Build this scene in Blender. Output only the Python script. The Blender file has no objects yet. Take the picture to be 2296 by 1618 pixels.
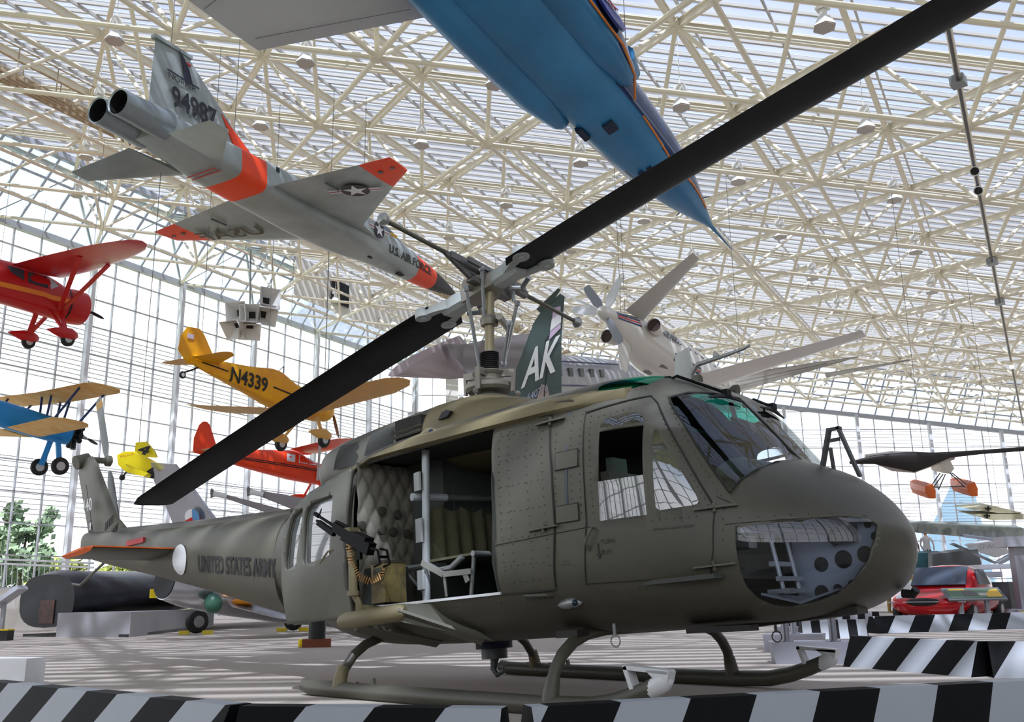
import bpy, bmesh, math, random
from mathutils import Vector as V, Matrix as M
from mathutils.geometry import tessellate_polygon
random.seed(7)
sc=bpy.context.scene
COL=sc.collection
pi=math.pi
# ---------------------------------------------------------------- camera
CAM=V((5.9044,-6.6858,0.8008)); YAW,PIT,ROL,FPX,HP=2.284598,0.245423,-0.016531,2113.9,0.06352
fw=V((math.cos(YAW)*math.cos(PIT),math.sin(YAW)*math.cos(PIT),math.sin(PIT)))
_r=V((math.sin(YAW),-math.cos(YAW),0)); _u=_r.cross(fw)
RT=_r*math.cos(ROL)+_u*math.sin(ROL); UP=-_r*math.sin(ROL)+_u*math.cos(ROL)
cd=bpy.data.cameras.new('camera'); cam=bpy.data.objects.new('camera',cd); COL.objects.link(cam)
cd.sensor_width=36; cd.lens=36*FPX/2296; cd.clip_start=.05; cd.clip_end=2000
cam.matrix_world=M(((RT.x,UP.x,-fw.x,CAM.x),(RT.y,UP.y,-fw.y,CAM.y),(RT.z,UP.z,-fw.z,CAM.z),(0,0,0,1)))
sc.camera=cam
# ---------------------------------------------------------------- light and exposure
sc.view_settings.view_transform='Standard'; sc.view_settings.look='None'; sc.view_settings.gamma=1
sc.view_settings.use_curve_mapping=False; sc.view_settings.exposure=0.32
sc.cycles.adaptive_threshold=.06; sc.cycles.max_bounces=6; sc.cycles.diffuse_bounces=3; sc.cycles.glossy_bounces=3; sc.cycles.transmission_bounces=3
sc.cycles.transparent_max_bounces=14; sc.cycles.caustics_reflective=False; sc.cycles.caustics_refractive=False
sc.cycles.sample_clamp_indirect=6
W_=bpy.data.worlds.new('sky'); sc.world=W_; W_.use_nodes=True
nt=W_.node_tree; bg=nt.nodes['Background']
tc=nt.nodes.new('ShaderNodeTexCoord'); sp=nt.nodes.new('ShaderNodeSeparateXYZ'); nt.links.new(tc.outputs['Generated'],sp.inputs[0])
rp=nt.nodes.new('ShaderNodeValToRGB'); nt.links.new(sp.outputs['Z'],rp.inputs[0])
cr=rp.color_ramp; cr.elements[0].position=0.0; cr.elements[0].color=(1,1,1,1); cr.elements[1].position=1; cr.elements[1].color=(.30,.38,.55,1)
for p,c in ((.25,(.97,.98,1,1)),(.42,(.62,.70,.84,1)),(.62,(.34,.40,.56,1))):
    e=cr.elements.new(p); e.color=c
nz=nt.nodes.new('ShaderNodeTexNoise'); nz.inputs['Scale'].default_value=5; nz.inputs['Detail'].default_value=6; nt.links.new(tc.outputs['Generated'],nz.inputs['Vector'])
r2=nt.nodes.new('ShaderNodeValToRGB'); r2.color_ramp.elements[0].position=.42; r2.color_ramp.elements[1].position=.68; nt.links.new(nz.outputs['Fac'],r2.inputs[0])
mx=nt.nodes.new('ShaderNodeMixRGB'); mx.inputs[2].default_value=(.74,.74,.80,1); nt.links.new(r2.outputs[0],mx.inputs[0]); nt.links.new(rp.outputs[0],mx.inputs[1]); nt.links.new(mx.outputs[0],bg.inputs[0])
bg.inputs[1].default_value=2.0
sl=bpy.data.lights.new('sun','SUN'); sl.energy=9.5; sl.angle=.012; sl.color=(1,.95,.86)
so=bpy.data.objects.new('sun',sl); COL.objects.link(so)
SD=V((-.34,.40,-.88)).normalized(); so.rotation_euler=SD.to_track_quat('-Z','Y').to_euler(); so.location=(10,-20,40)
# ---------------------------------------------------------------- helpers
def lin(c): return tuple(((v/255)/12.92 if v/255<=.04045 else ((v/255+.055)/1.055)**2.4) for v in c)+(1,)
MATS={}
def mat(name,c=(128,128,128),rough=.5,metal=0,var=0,vs=3,bump=0,bs=60,c2=None,spec=.5,emit=0):
    if name in MATS: return MATS[name]
    m=bpy.data.materials.new(name); m.use_nodes=True; t=m.node_tree; b=t.nodes['Principled BSDF']
    b.inputs['Roughness'].default_value=rough; b.inputs['Metallic'].default_value=metal; b.inputs['Specular IOR Level'].default_value=spec
    col=lin(c); b.inputs['Base Color'].default_value=col
    if emit: b.inputs['Emission Color'].default_value=col; b.inputs['Emission Strength'].default_value=emit
    if var or bump:
        tc=t.nodes.new('ShaderNodeTexCoord')
    if var:
        n=t.nodes.new('ShaderNodeTexNoise'); n.inputs['Scale'].default_value=vs; n.inputs['Detail'].default_value=7; n.inputs['Roughness'].default_value=.6
        t.links.new(tc.outputs['Object'],n.inputs['Vector'])
        r=t.nodes.new('ShaderNodeValToRGB'); t.links.new(n.outputs['Fac'],r.inputs[0])
        r.color_ramp.elements[0].position=.3; r.color_ramp.elements[1].position=.7
        d=lin(c2) if c2 else tuple(x*(1-var) for x in col[:3])+(1,)
        r.color_ramp.elements[0].color=d; r.color_ramp.elements[1].color=tuple(min(1,x*(1+var*.4)) for x in col[:3])+(1,) if not c2 else col
        t.links.new(r.outputs[0],b.inputs['Base Color'])
        mr=t.nodes.new('ShaderNodeMapRange'); mr.inputs[3].default_value=max(0,rough-.08); mr.inputs[4].default_value=min(1,rough+.1)
        t.links.new(n.outputs['Fac'],mr.inputs[0]); t.links.new(mr.outputs[0],b.inputs['Roughness'])
    if bump:
        n2=t.nodes.new('ShaderNodeTexNoise'); n2.inputs['Scale'].default_value=bs; n2.inputs['Detail'].default_value=3
        t.links.new(tc.outputs['Object'],n2.inputs['Vector'])
        bp=t.nodes.new('ShaderNodeBump'); bp.inputs['Strength'].default_value=bump; bp.inputs['Distance'].default_value=.02
        t.links.new(n2.outputs['Fac'],bp.inputs['Height']); t.links.new(bp.outputs[0],b.inputs['Normal'])
    MATS[name]=m; return m
def glass(name,c=(235,240,245),gl=.1,diff=0,rough=.02,dc=(255,255,255)):
    if name in MATS: return MATS[name]
    m=bpy.data.materials.new(name); m.use_nodes=True; t=m.node_tree; t.nodes.clear()
    o=t.nodes.new('ShaderNodeOutputMaterial'); tr=t.nodes.new('ShaderNodeBsdfTransparent'); tr.inputs[0].default_value=lin(c)
    g=t.nodes.new('ShaderNodeBsdfGlossy'); g.inputs['Roughness'].default_value=rough
    mx=t.nodes.new('ShaderNodeMixShader'); lw=t.nodes.new('ShaderNodeLayerWeight'); lw.inputs[0].default_value=.25
    mt=t.nodes.new('ShaderNodeMath'); mt.operation='MULTIPLY_ADD'; mt.inputs[1].default_value=.6; mt.inputs[2].default_value=gl; mt.use_clamp=True
    t.links.new(lw.outputs['Fresnel'],mt.inputs[0]); t.links.new(mt.outputs[0],mx.inputs[0]); t.links.new(tr.outputs[0],mx.inputs[1]); t.links.new(g.outputs[0],mx.inputs[2])
    out=mx
    if diff:
        tl=t.nodes.new('ShaderNodeBsdfTranslucent'); tl.inputs[0].default_value=lin(dc)
        m2=t.nodes.new('ShaderNodeMixShader'); m2.inputs[0].default_value=diff; t.links.new(mx.outputs[0],m2.inputs[1]); t.links.new(tl.outputs[0],m2.inputs[2]); out=m2
    t.links.new(out.outputs[0],o.inputs[0]); MATS[name]=m; return m
class MB:
    def __init__(s): s.v=[];s.f=[];s.m=[]
    def add(s,vs,fs,m=0):
        k=len(s.v); s.v+=[tuple(p) for p in vs]; s.f+=[tuple(i+k for i in f) for f in fs]; s.m+=[m]*len(fs); return s
    def box(s,c,d,m=0,R=None):
        c=V(c); h=[x/2 for x in d]; R=R or M.Identity(3)
        vs=[c+R@V((sx*h[0],sy*h[1],sz*h[2])) for sx in(-1,1) for sy in(-1,1) for sz in(-1,1)]
        return s.add(vs,[(0,1,3,2),(4,6,7,5),(0,4,5,1),(2,3,7,6),(0,2,6,4),(1,5,7,3)],m)
    def bar(s,p,q,w,h,up=(0,0,1),m=0):
        p=V(p);q=V(q);d=(q-p).normalized();u=V(up);x=d.cross(u)
        if x.length<1e-4: x=d.cross(V((1,0,0)))
        x.normalize(); u=x.cross(d)
        vs=[o+x*(a*w/2)+u*(b*h/2) for o in(p,q) for a,b in((-1,-1),(1,-1),(1,1),(-1,1))]
        return s.add(vs,[(0,3,2,1),(4,5,6,7),(0,1,5,4),(1,2,6,5),(2,3,7,6),(3,0,4,7)],m)
    def ring(s,c,d,r,n,x=None):
        d=V(d).normalized(); x=x or (V((0,0,1)) if abs(d.z)<.9 else V((1,0,0))); x=(x-d*x.dot(d)).normalized(); y=d.cross(x)
        return [V(c)+(x*math.cos(2*pi*i/n)+y*math.sin(2*pi*i/n))*r for i in range(n)]
    def loft(s,rings,c0=True,c1=True,m=0,closed=True):
        n=len(rings[0]);vs=[p for r in rings for p in r];fs=[]
        for k in range(len(rings)-1):
            for i in range(n if closed else n-1):
                j=(i+1)%n; fs.append((k*n+i,k*n+j,(k+1)*n+j,(k+1)*n+i))
        if c0: fs.append(tuple(range(n-1,-1,-1)))
        if c1: fs.append(tuple((len(rings)-1)*n+i for i in range(n)))
        return s.add(vs,fs,m)
    def tube(s,pts,r,n=8,m=0,cap=True):
        pts=[V(p) for p in pts]; rr=r if isinstance(r,(list,tuple)) else [r]*len(pts); rings=[];x=None
        for i,p in enumerate(pts):
            d=(pts[min(i+1,len(pts)-1)]-pts[max(i-1,0)]).normalized()
            if x is None: x=V((0,0,1)) if abs(d.z)<.9 else V((1,0,0))
            x=(x-d*x.dot(d)).normalized(); rings.append(s.ring(p,d,rr[i],n,x))
        return s.loft(rings,cap,cap,m)
    def cyl(s,p,q,r,r2=None,n=12,m=0,cap=True): return s.tube([p,q],[r,r if r2 is None else r2],n,m,cap)
    def rev(s,prof,o,ax,n=16,m=0,cap=True): # prof: (t along axis, r)
        o=V(o);ax=V(ax).normalized();x=V((0,0,1)) if abs(ax.z)<.9 else V((1,0,0))
        return s.loft([s.ring(o+ax*t,ax,max(r,1e-4),n,x) for t,r in prof],cap,cap,m)
    def prism(s,pts,off,m=0):
        pts=[V(p) for p in pts];off=V(off);n=len(pts)
        vs=pts+[p+off for p in pts]; tr=tessellate_polygon([pts])
        fs=[tuple(t) for t in tr]+[tuple(i+n for i in reversed(t)) for t in tr]+[(i,(i+1)%n,(i+1)%n+n,i+n) for i in range(n)]
        return s.add(vs,fs,m)
    def sph(s,c,r,n=12,m=0,k=None):
        r=(r,r,r) if not isinstance(r,(tuple,list)) else r; k=k or n//2; c=V(c); vs=[];fs=[]
        for i in range(k+1):
            a=pi*i/k
            for j in range(n):
                b=2*pi*j/n; vs.append(c+V((r[0]*math.sin(a)*math.cos(b),r[1]*math.sin(a)*math.sin(b),r[2]*math.cos(a))))
        for i in range(k):
            for j in range(n): fs.append((i*n+j,(i+1)*n+j,(i+1)*n+(j+1)%n,i*n+(j+1)%n))
        return s.add(vs,fs,m)
    def build(s,name,ms,parent=None,ang=35,**kw):
        me=bpy.data.meshes.new(name); me.from_pydata(s.v,[],s.f); ms=ms if isinstance(ms,(list,tuple)) else [ms]
        for q in ms: me.materials.append(q)
        me.polygons.foreach_set('material_index',s.m)
        bm=bmesh.new(); bm.from_mesh(me); bmesh.ops.remove_doubles(bm,verts=bm.verts,dist=1e-5); bmesh.ops.recalc_face_normals(bm,faces=bm.faces); bm.to_mesh(me); bm.free()
        if ang:
            me.polygons.foreach_set('use_smooth',[True]*len(me.polygons)); me.set_sharp_from_angle(angle=math.radians(ang))
        o=bpy.data.objects.new(name,me); COL.objects.link(o)
        if parent: o.parent=parent
        return tag(o,**kw)
def tag(o,label=None,cat=None,group=None,kind=None):
    if label: o['label']=label
    if cat: o['category']=cat
    if group: o['group']=group
    if kind: o['kind']=kind
    return o
def thing(name,label,cat,loc=(0,0,0),ypr=(0,0,0),group=None,mw=None):
    o=bpy.data.objects.new(name,None); COL.objects.link(o); o.empty_display_size=.3
    o.matrix_world=mw if mw is not None else M.Translation(loc)@M.Rotation(ypr[0],4,'Z')@M.Rotation(-ypr[1],4,'Y')@M.Rotation(ypr[2],4,'X')
    return tag(o,label,cat,group)
def dup(root,mw,label,group=None):
    r=root.copy(); COL.objects.link(r); r.matrix_world=mw; r['label']=label
    if group: r['group']=group
    for ch in list(root.children):
        c=ch.copy(); COL.objects.link(c); c.parent=r
        for g in list(ch.children):
            d=g.copy(); COL.objects.link(d); d.parent=c
    return r
def at(px,py,d): return CAM+(fw+RT*((px-1148)/FPX)+UP*((809-py)/FPX))*d
def onz(px,py,z=0):
    r=fw+RT*((px-1148)/FPX)+UP*((809-py)/FPX); return CAM+r*((z-CAM.z)/r.z)
def text(s,h,o,u,v,m,parent,name='lettering',sx=1,fn=None,bold=.0,align='LEFT',label=None,off=None):
    """flat letters of cap height h at origin o with axes u (along) and v (up); fn(a,b) may map onto a curved skin"""
    cu=bpy.data.curves.new('t','FONT'); cu.body=s; cu.size=h/.73; cu.align_x=align; cu.offset=bold; cu.resolution_u=3
    ob=bpy.data.objects.new('t',cu); COL.objects.link(ob); dg=bpy.context.evaluated_depsgraph_get(); dg.update()
    me=bpy.data.meshes.new_from_object(ob.evaluated_get(dg)); bpy.data.objects.remove(ob); bpy.data.curves.remove(cu)
    if fn:
        bm=bmesh.new(); bm.from_mesh(me); y=-h*.4
        while y<h*1.2:
            bmesh.ops.bisect_plane(bm,geom=list(bm.verts)+list(bm.edges)+list(bm.faces),plane_co=(0,y,0),plane_no=(0,1,0)); y+=h/6
        bm.to_mesh(me); bm.free()
    if o is not None: o=V(o);u=V(u).normalized();v=V(v).normalized();nn=u.cross(v)*(.004)
    for q in me.vertices:
        a,b=q.co.x*sx,q.co.y; q.co=V(fn(a,b)) if fn else o+u*a+v*b+nn
    me.materials.clear(); me.materials.append(m); me.name=name
    ob=bpy.data.objects.new(name,me); COL.objects.link(ob)
    if parent: ob.parent=parent
    return ob
def pchip(T,x):
    n=len(T)
    if x<=T[0][0]: return list(T[0][1:])
    if x>=T[-1][0]: return list(T[-1][1:])
    for i in range(n-1):
        if x<=T[i+1][0]: break
    h=T[i+1][0]-T[i][0]; t=(x-T[i][0])/h; out=[]
    for k in range(1,len(T[0])):
        a,b=T[i][k],T[i+1][k]; d=(b-a)/h
        dp=(a-T[i-1][k])/(T[i][0]-T[i-1][0]) if i>0 else d
        dn=(T[i+2][k]-b)/(T[i+2][0]-T[i+1][0]) if i<n-2 else d
        m0=0 if dp*d<=0 else 2*dp*d/(dp+d); m1=0 if dn*d<=0 else 2*dn*d/(dn+d)
        out.append((2*t**3-3*t*t+1)*a+(t**3-2*t*t+t)*h*m0+(-2*t**3+3*t*t)*b+(t**3-t*t)*h*m1)
    return out
def fus(T,n=24,step=.15,sub=None):
    """fuselage loft. T rows: x, zc, w(half), hu, hd, exponent"""
    xs=[T[0][0]]
    while xs[-1]<T[-1][0]-1e-6: xs.append(min(xs[-1]+step,T[-1][0]))
    rings=[]
    for x in xs:
        zc,w,hu,hd,e=pchip(T,x); r=[]
        for i in range(n):
            a=2*pi*i/n; c,s=math.cos(a),math.sin(a)
            r.append(V((x,w*math.copysign(abs(c)**(2/e),c),zc+(hu if s>0 else hd)*math.copysign(abs(s)**(2/e),s))))
        rings.append(r)
    return rings
def foil(le,te,th,up,n=7):
    """closed airfoil ring between le and te; th thickness; up unit vector"""
    le=V(le);te=V(te);up=V(up);T=[(0,0),(.03,.45),(.12,.85),(.3,1),(.55,.8),(.8,.4),(1,.04)]
    top=[le.lerp(te,a)+up*(th/2*b) for a,b in T]; bot=[le.lerp(te,a)-up*(th/2*b*.8) for a,b in T[1:]]
    return top+bot[::-1]
def wing(mb,secs,m=0):
    """secs: list of (le,te,thickness,up)"""
    return mb.loft([foil(*q) for q in secs],True,True,m)
def rz(a): return M.Rotation(a,3,'Z')
# ---------------------------------------------------------------- room shell
LO=(-12.504,8.940); PHI=1.7788; AV=V((math.cos(PHI),math.sin(PHI),0)); BV=V((math.cos(PHI-1.0058),math.sin(PHI-1.0058),0))
SA,SB=6.1,5.663
def L(i,j,dz=0): return V((LO[0],LO[1],0))+AV*(SA*i)+BV*(SB*j)+V((0,0,15.728-.0366*i-.651*j+dz))
def U(i,j,dz=0): return L(i+.293,j+1.43,3.287+dz)
m_truss=mat('cream_painted_steel',(252,242,218),.45,var=.06,vs=.7)
m_mull=mat('grey_mullion_metal',(196,198,204),.5)
m_roofg=glass('roof_glazing',(164,174,196),.04,diff=.05,dc=(225,232,245),rough=.15)
m_wallg=glass('wall_glass',(248,250,252),.03)
m_carpet=mat('grey_carpet',(192,180,168),.95,var=.14,vs=90,bump=.5,bs=300)
m_white=mat('white_wall_paint',(232,226,212),.6,var=.05)
b=MB(); c0=L(3,0); b.add([c0.xy.to_3d()+AV*p+BV*q for p,q in((-60,-45),(60,-45),(60,60),(-60,60))],[(0,1,2,3)])
tag(b.build('floor',m_carpet,ang=0),kind='structure')
# ground outside
b=MB(); b.add([c0.xy.to_3d()+AV*p+BV*q+V((0,0,-.15)) for p,q in((-200,-300),(300,-300),(300,200),(-200,200))],[(0,1,2,3)])
tag(b.build('ground_outside',mat('outside_grass',(120,132,95),.9,var=.3,vs=.2),ang=0),'green lawn and paving outside the glass walls',kind='structure')
I0,I1,J0,J1=-5,9,-6,6
ceil=bpy.data.objects.new('ceiling',None); COL.objects.link(ceil); tag(ceil,'sloped space frame roof of cream steel tubes under louvred glazing',kind='structure')
lo=MB(); up=MB(); wb=MB(); nd=MB()
for i in range(I0,I1+1):
    for j in range(J0,J1+1):
        if j>=3 and i<-3: continue
        n=6 if i>3 else 8
        P=L(i,j); nd.cyl(P+V((0,0,-.09)),P+V((0,0,.09)),.2,n=8)
        if i<I1: lo.cyl(P,L(i+1,j),.085,n=n,cap=False)
        if j<J1: lo.cyl(P,L(i,j+1),.085,n=n,cap=False)
        if i<I1 and j>J0: lo.cyl(P,L(i+1,j-1),.085,n=n,cap=False)
        if j<J1:
            Q=U(i,j-1); 
            for (a,c) in((i,j),(i+1,j),(i,j+1)):
                if a<=I1 and c<=J1: wb.cyl(Q+V((0,0,-.15)),L(a,c),.075,n=n,cap=False)
            for (a,c) in((i+1,j-1),(i,j),(i+1,j-2)):
                if a<=I1 and J0-1<=c<J1:
                    R_=U(a,c)
                    up.bar(Q,R_,.14,.03); up.bar(Q+V((0,0,-.26)),R_+V((0,0,-.26)),.14,.03); up.bar(Q+V((0,0,-.13)),R_+V((0,0,-.13)),.03,.24)
            up.box(Q+V((0,0,-.13)),(.34,.34,.34))
nd.build('lower_node',m_truss,ceil,kind='structure',label='flat disc connectors of the lower chord'); lo.build('lower_chord',m_truss,ceil,label='thin cream tubes of the lower chord'); wb.build('web_member',m_truss,ceil,label='slanting cream tubes between the chords'); up.build('upper_chord',m_truss,ceil,ang=0,label='flanged cream beams of the upper chord')
# glazing bars and purlins
pu=MB(); gz=MB(); ja,jb=J0-.57+.05,J1+1
i=I0-.5
while i<I1+.6:
    pu.bar(U(i,ja-1.43+1,.42),U(i,jb-1.43,.42),.09,.12); pu.bar(U(i+.014,ja-.43,.50),U(i+.014,jb-1.43,.50),.05,.05); i+=.125
j=ja-.43
while j<jb-1.4:
    for o in(0,.5):
        pu.bar(U(I0-.5,j+o,.3),U(I1+.5,j+o,.3),.06,.12)
    j+=1
pu.build('glazing_bar',mat('pale_glazing_bar',(205,200,190),.5),ceil,ang=0,label='pale glazing bars under the roof panels')
g=[U(a,c,.47) for a,c in((I0-.5,ja-.43),(I1+.5,ja-.43),(I1+.5,jb-1.43),(I0-.5,jb-1.43))]
gz.add(g,[(0,1,2,3)]); gz.build('roof_glazing',m_roofg,ceil,ang=0,label='translucent roof panels')
# louvre blades above the glazing
lv=MB(); i=I0-.5
while i<I1+.5:
    a=U(i,ja-.43,.85);c=U(i,jb-1.43,.85); lv.bar(a,c,.16,.015,up=AV*.5+V((0,0,1))); i+=.125
lv.build('roof_louvre',mat('white_louvre',(225,228,232),.5),ceil,ang=0,label='long white louvre blades over the glazing')
b=MB(); b.add([U(a,c,.47) for a,c in((-8.5,ja-.43),(I0-.5,ja-.43),(I0-.5,jb-1.43),(-8.5,jb-1.43))],[(0,1,2,3)]); b.build('added_shade_panel',mat('shade_panel_grey',(190,188,182),.8),ceil,ang=0,label='unseen opaque grey panel added to shade the helicopter nose and front barriers')  # opaque sheet out of view, added to keep sun off nose and front barriers
# sloped glazing strips at the eaves
st=MB(); sg=MB()
def strip(A0,A1,B0,B1,n):
    for k in range(n+1):
        t=k/n; st.bar(A0.lerp(A1,t),B0.lerp(B1,t),.09,.1)
    for t in(0,.33,.66,1): st.bar(A0.lerp(B0,t),A1.lerp(B1,t),.1 if 0<t<1 else .22,.1 if 0<t<1 else .3)
    sg.add([A0,A1,B1,B0],[(0,1,2,3)])
W0,W1=L(-5,-6),L(10,-6)
strip(L(-5,-5.35,3.5),L(9.5,-5.35,3.5),L(-5,-6),L(10,-6),60)
strip(L(9.5,-5.35,3.5),L(9.5,8,3.5),L(10,-6),L(10,8),56)
st.build('eaves_bar',m_mull,ceil,ang=0,label='grey bars of the sloped eaves glazing'); sg.build('eaves_glazing',glass('eaves_glass',(205,225,242),.06),ceil,ang=0,label='pale blue sloped glass strip along the eaves')
# glass walls
def gwall(name,P,Q,hp,hq,cols,thick,label,louv=()):
    root=bpy.data.objects.new(name,None); COL.objects.link(root); tag(root,label,kind='structure')
    P=V((P.x,P.y,0));Q=V((Q.x,Q.y,0)); d=(Q-P).normalized(); nrm=V((d.y,-d.x,0)); mb=MB(); tb=MB(); gl=MB(); lv=MB()
    for k in range(cols+1):
        p=P.lerp(Q,k/cols); h=hp+(hq-hp)*k/cols
        if k%4==0: tb.bar(p+nrm*.25,p+nrm*.25+V((0,0,h)),.24,.24,up=nrm)
        mb.bar(p,p+V((0,0,h)),.06,.12,up=nrm)
    z=.1
    while z<max(hp,hq):
        t0,t1=0,1
        if z>hp: t0=(z-hp)/(hq-hp)
        if z>hq: t1=(z-hp)/(hq-hp)
        mb.bar(P.lerp(Q,t0)+V((0,0,z)),P.lerp(Q,t1)+V((0,0,z)),.12,.06); z+=1.525
    mb.bar(P+V((0,0,hp)),Q+V((0,0,hq)),.3,.35)
    for z0,z1 in louv:
        z=z0
        while z<z1: lv.bar(P+V((0,0,z))-nrm*.55,Q+V((0,0,z))-nrm*.55,.10,.03); z+=.25
    gl.add([P,Q,Q+V((0,0,hq)),P+V((0,0,hp))],[(0,1,2,3)])
    mb.build('mullion',m_mull,root,ang=0,label='grey grid of mullions and transoms'); tb.build('column',mat('pale_wall_column',(228,230,234),.5),root,ang=0,label='pale square wall columns'); gl.build('pane',m_wallg,root,ang=0)
    if louv: lv.build('sunshade',mat('sunshade_blade',(228,230,236),.5),root,ang=0,label='horizontal sunshade blades outside the glass')
gwall('wall_left',W0,W1,W0.z,W1.z,60,1,'tall glass curtain wall with grey mullion grid',((5.2,8.2),(12.2,15.4)))
E0=L(10,-6);E1=L(10,8)
gwall('wall_back',E0,E1,E0.z,E1.z,52,1,'far glass end wall with grey mullion grid',((6.2,9.4),(12.5,14.0)))
# solid corner pieces
def hwall(t): return E0.lerp(E1,t)
b=MB(); n=V((BV.y,-BV.x,0))
p=L(10,-5.45); b.box((p+n*.6).xy.to_3d()+V((0,0,9.7)),(1.0,1.2,19.4),R=rz(PHI-1.0058))
tag(b.build('column',mat('cream_corner_column',(226,222,212),.6,var=.05)),'broad cream column at the meeting of the glass walls',kind='structure')

# solid walls behind the camera
def solid(name,P,Q,h,label):
    b=MB(); P=V((P.x,P.y,0));Q=V((Q.x,Q.y,0)); b.bar(P+V((0,0,h/2)),Q+V((0,0,h/2)),.3,h); tag(b.build(name,m_dim,None,0),label,kind='structure')
m_dim=mat('hall_wall_grey',(150,148,144),.8)
gwall('wall_front',L(-6,9),L(-6,-7),13,18,56,1,'glass wall with mullion grid at the near end of the hall behind the viewer')
b=MB(); b.bar(L(-5.9,9).xy.to_3d()+V((0,0,1.2)),L(-5.9,-7).xy.to_3d()+V((0,0,1.2)),.3,2.4); tag(b.build('wall_front_base',m_dim,None,0),'grey solid base below the near glass wall',kind='structure')
solid('wall_right',L(-6,7.3),L(10,7.3),13.5,'grey solid wall on the balcony side')

# catwalk running along the trusses
cw=bpy.data.objects.new('catwalk',None); COL.objects.link(cw); tag(cw,'long brown-cream service catwalk with rails running through the roof trusses at the left','catwalk')
m_cw=mat('catwalk_tan',(196,176,146),.6,var=.1); b=MB()
for o in(-.10,-.05,0,.05,.10): b.bar(L(-4,-3.15+o,1.1),L(9,-3.15+o,1.1),.07,.10)
b.build('walkway_beam',m_cw,cw,0); b=MB(); i=-4
while i<9: b.bar(L(i,-3.26,1.17),L(i,-3.04,1.17),.10,.04); i+=.05
b.build('grating',m_cw,cw,0,kind='stuff')
for o in(-.11,.11):
    b=MB()
    for z in(1.7,2.2): b.cyl(L(-4,-3.15+o,z),L(9,-3.15+o,z),.03,n=6)
    i=-4
    while i<9: b.cyl(L(i,-3.15+o,1.1),L(i,-3.15+o,2.2),.025,n=5); i+=.25
    b.build('handrail',m_cw,cw,0)
# ---------------------------------------------------------------- the helicopter
HM=M.Translation((0,0,1))@M.Rotation(-HP,4,'Y')@M.Translation((0,0,-1)); HMI=HM.inverted()
heli=thing('army_helicopter','large olive drab army helicopter on skids with open cargo door, in front of everything','helicopter',mw=HM)
OD=mat('olive_drab_paint',(84,81,68),.42,var=.16,vs=2.2,c2=(74,72,62))
ODG=mat('weathered_olive_paint',(98,94,78),.48,var=.2,vs=1.4,c2=(84,83,73))
ODT=mat('tan_worn_olive',(118,108,78),.55,var=.2,vs=2)
SEAM=mat('dark_seam',(34,33,28),.7); RIV=mat('rivet_olive',(66,65,54),.6)
GM=mat('grey_alloy',(150,152,150),.38,.55,var=.15,vs=8); LG=mat('light_grey_paint',(176,182,180),.45,var=.12,vs=5)
BLK=mat('black_rubber',(18,18,18),.6); BLM=mat('gun_black',(7,7,8),.5,spec=.15); BLADE=mat('blade_black',(10,9,9),.55,var=.2,vs=1.5,spec=.2)
DKI=mat('dark_cabin_lining',(52,54,50),.8,var=.2,vs=5); CAB=mat('cabin_grey',(82,86,82),.7,var=.15,vs=4)
WH=mat('white_paint',(225,226,226),.4); PLEX=glass('cabin_plexiglass',(228,238,242),.11); CPLX=glass('chin_plexiglass',(240,244,250),.05); SPLX=glass('side_plexiglass',(215,225,235),.24); TEAL=glass('green_tinted_plexiglass',(40,205,175),.06,diff=.25,dc=(40,190,160))
ST=[(-3.35,.90,1.42,1.97,.47,2.2,2.2),(-2.9,.88,1.40,1.97,.50,2.3,2.4),(-2.2,.76,1.32,1.98,.66,2.5,2.6),(-1.6,.54,1.22,2.05,1.02,2.8,3.2),(-1.0,.45,1.14,2.18,1.20,3.2,4.0),(-.66,.43,1.1,2.28,1.26,3.4,4.4),(0,.42,1.1,2.32,1.28,3.4,4.5),(1,.42,1.1,2.34,1.28,3.4,4.5),(1.9,.42,1.1,2.345,1.27,3.4,4.2),
(2.2,.42,1.08,2.33,1.24,3.3,3.6),(2.4,.42,1.06,2.26,1.20,3.1,3.2),(2.55,.42,1.04,2.15,1.16,3.0,3.0),(2.75,.42,1.0,1.90,1.10,2.9,2.7),(2.9,.42,.96,1.70,1.04,2.8,2.5),(3.0,.43,.94,1.565,.99,2.7,2.4),(3.1,.44,.93,1.52,.93,2.6,2.3),(3.3,.49,.92,1.42,.77,2.4,2.2),(3.42,.54,.92,1.33,.64,2.3,2.1),(3.52,.60,.92,1.23,.50,2.2,2.05),(3.6,.69,.92,1.11,.34,2.1,2),(3.645,.78,.915,1.02,.18,2,2),(3.66,.88,.91,.94,.03,2,2)]
def ys(x,z,off=0):
    zb,zm,zt,w,nl,nu=pchip(ST,x)
    if z<=zb or z>=zt: return 0
    r,n=((zm-z)/(zm-zb),nl) if z<zm else ((z-zm)/(zt-zm),nu)
    return w*max(0,1-r**n)**(1/n)+off
bm=bmesh.new(); xs=[-3.35+.07*i for i in range(96)]+[3.37,3.42,3.47,3.52,3.56,3.6,3.625,3.645,3.656,3.66]; NR=76; rows=[]
for x in xs:
    zb,zm,zt,w,nl,nu=pchip(ST,x); r=[]
    for k in range(NR):
        a=2*pi*k/NR; c,s=math.cos(a),math.sin(a); n=nu if s>0 else nl
        r.append(bm.verts.new((x,w*math.copysign(abs(c)**(2/n),c),zm+((zt-zm) if s>0 else (zm-zb))*math.copysign(abs(s)**(2/n),s))))
    rows.append(r)
for i in range(len(xs)-1):
    for k in range(NR): bm.faces.new((rows[i][k],rows[i][(k+1)%NR],rows[i+1][(k+1)%NR],rows[i+1][k]))
bm.faces.new(rows[-1]); bm.faces.new(rows[0][::-1])
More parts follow.
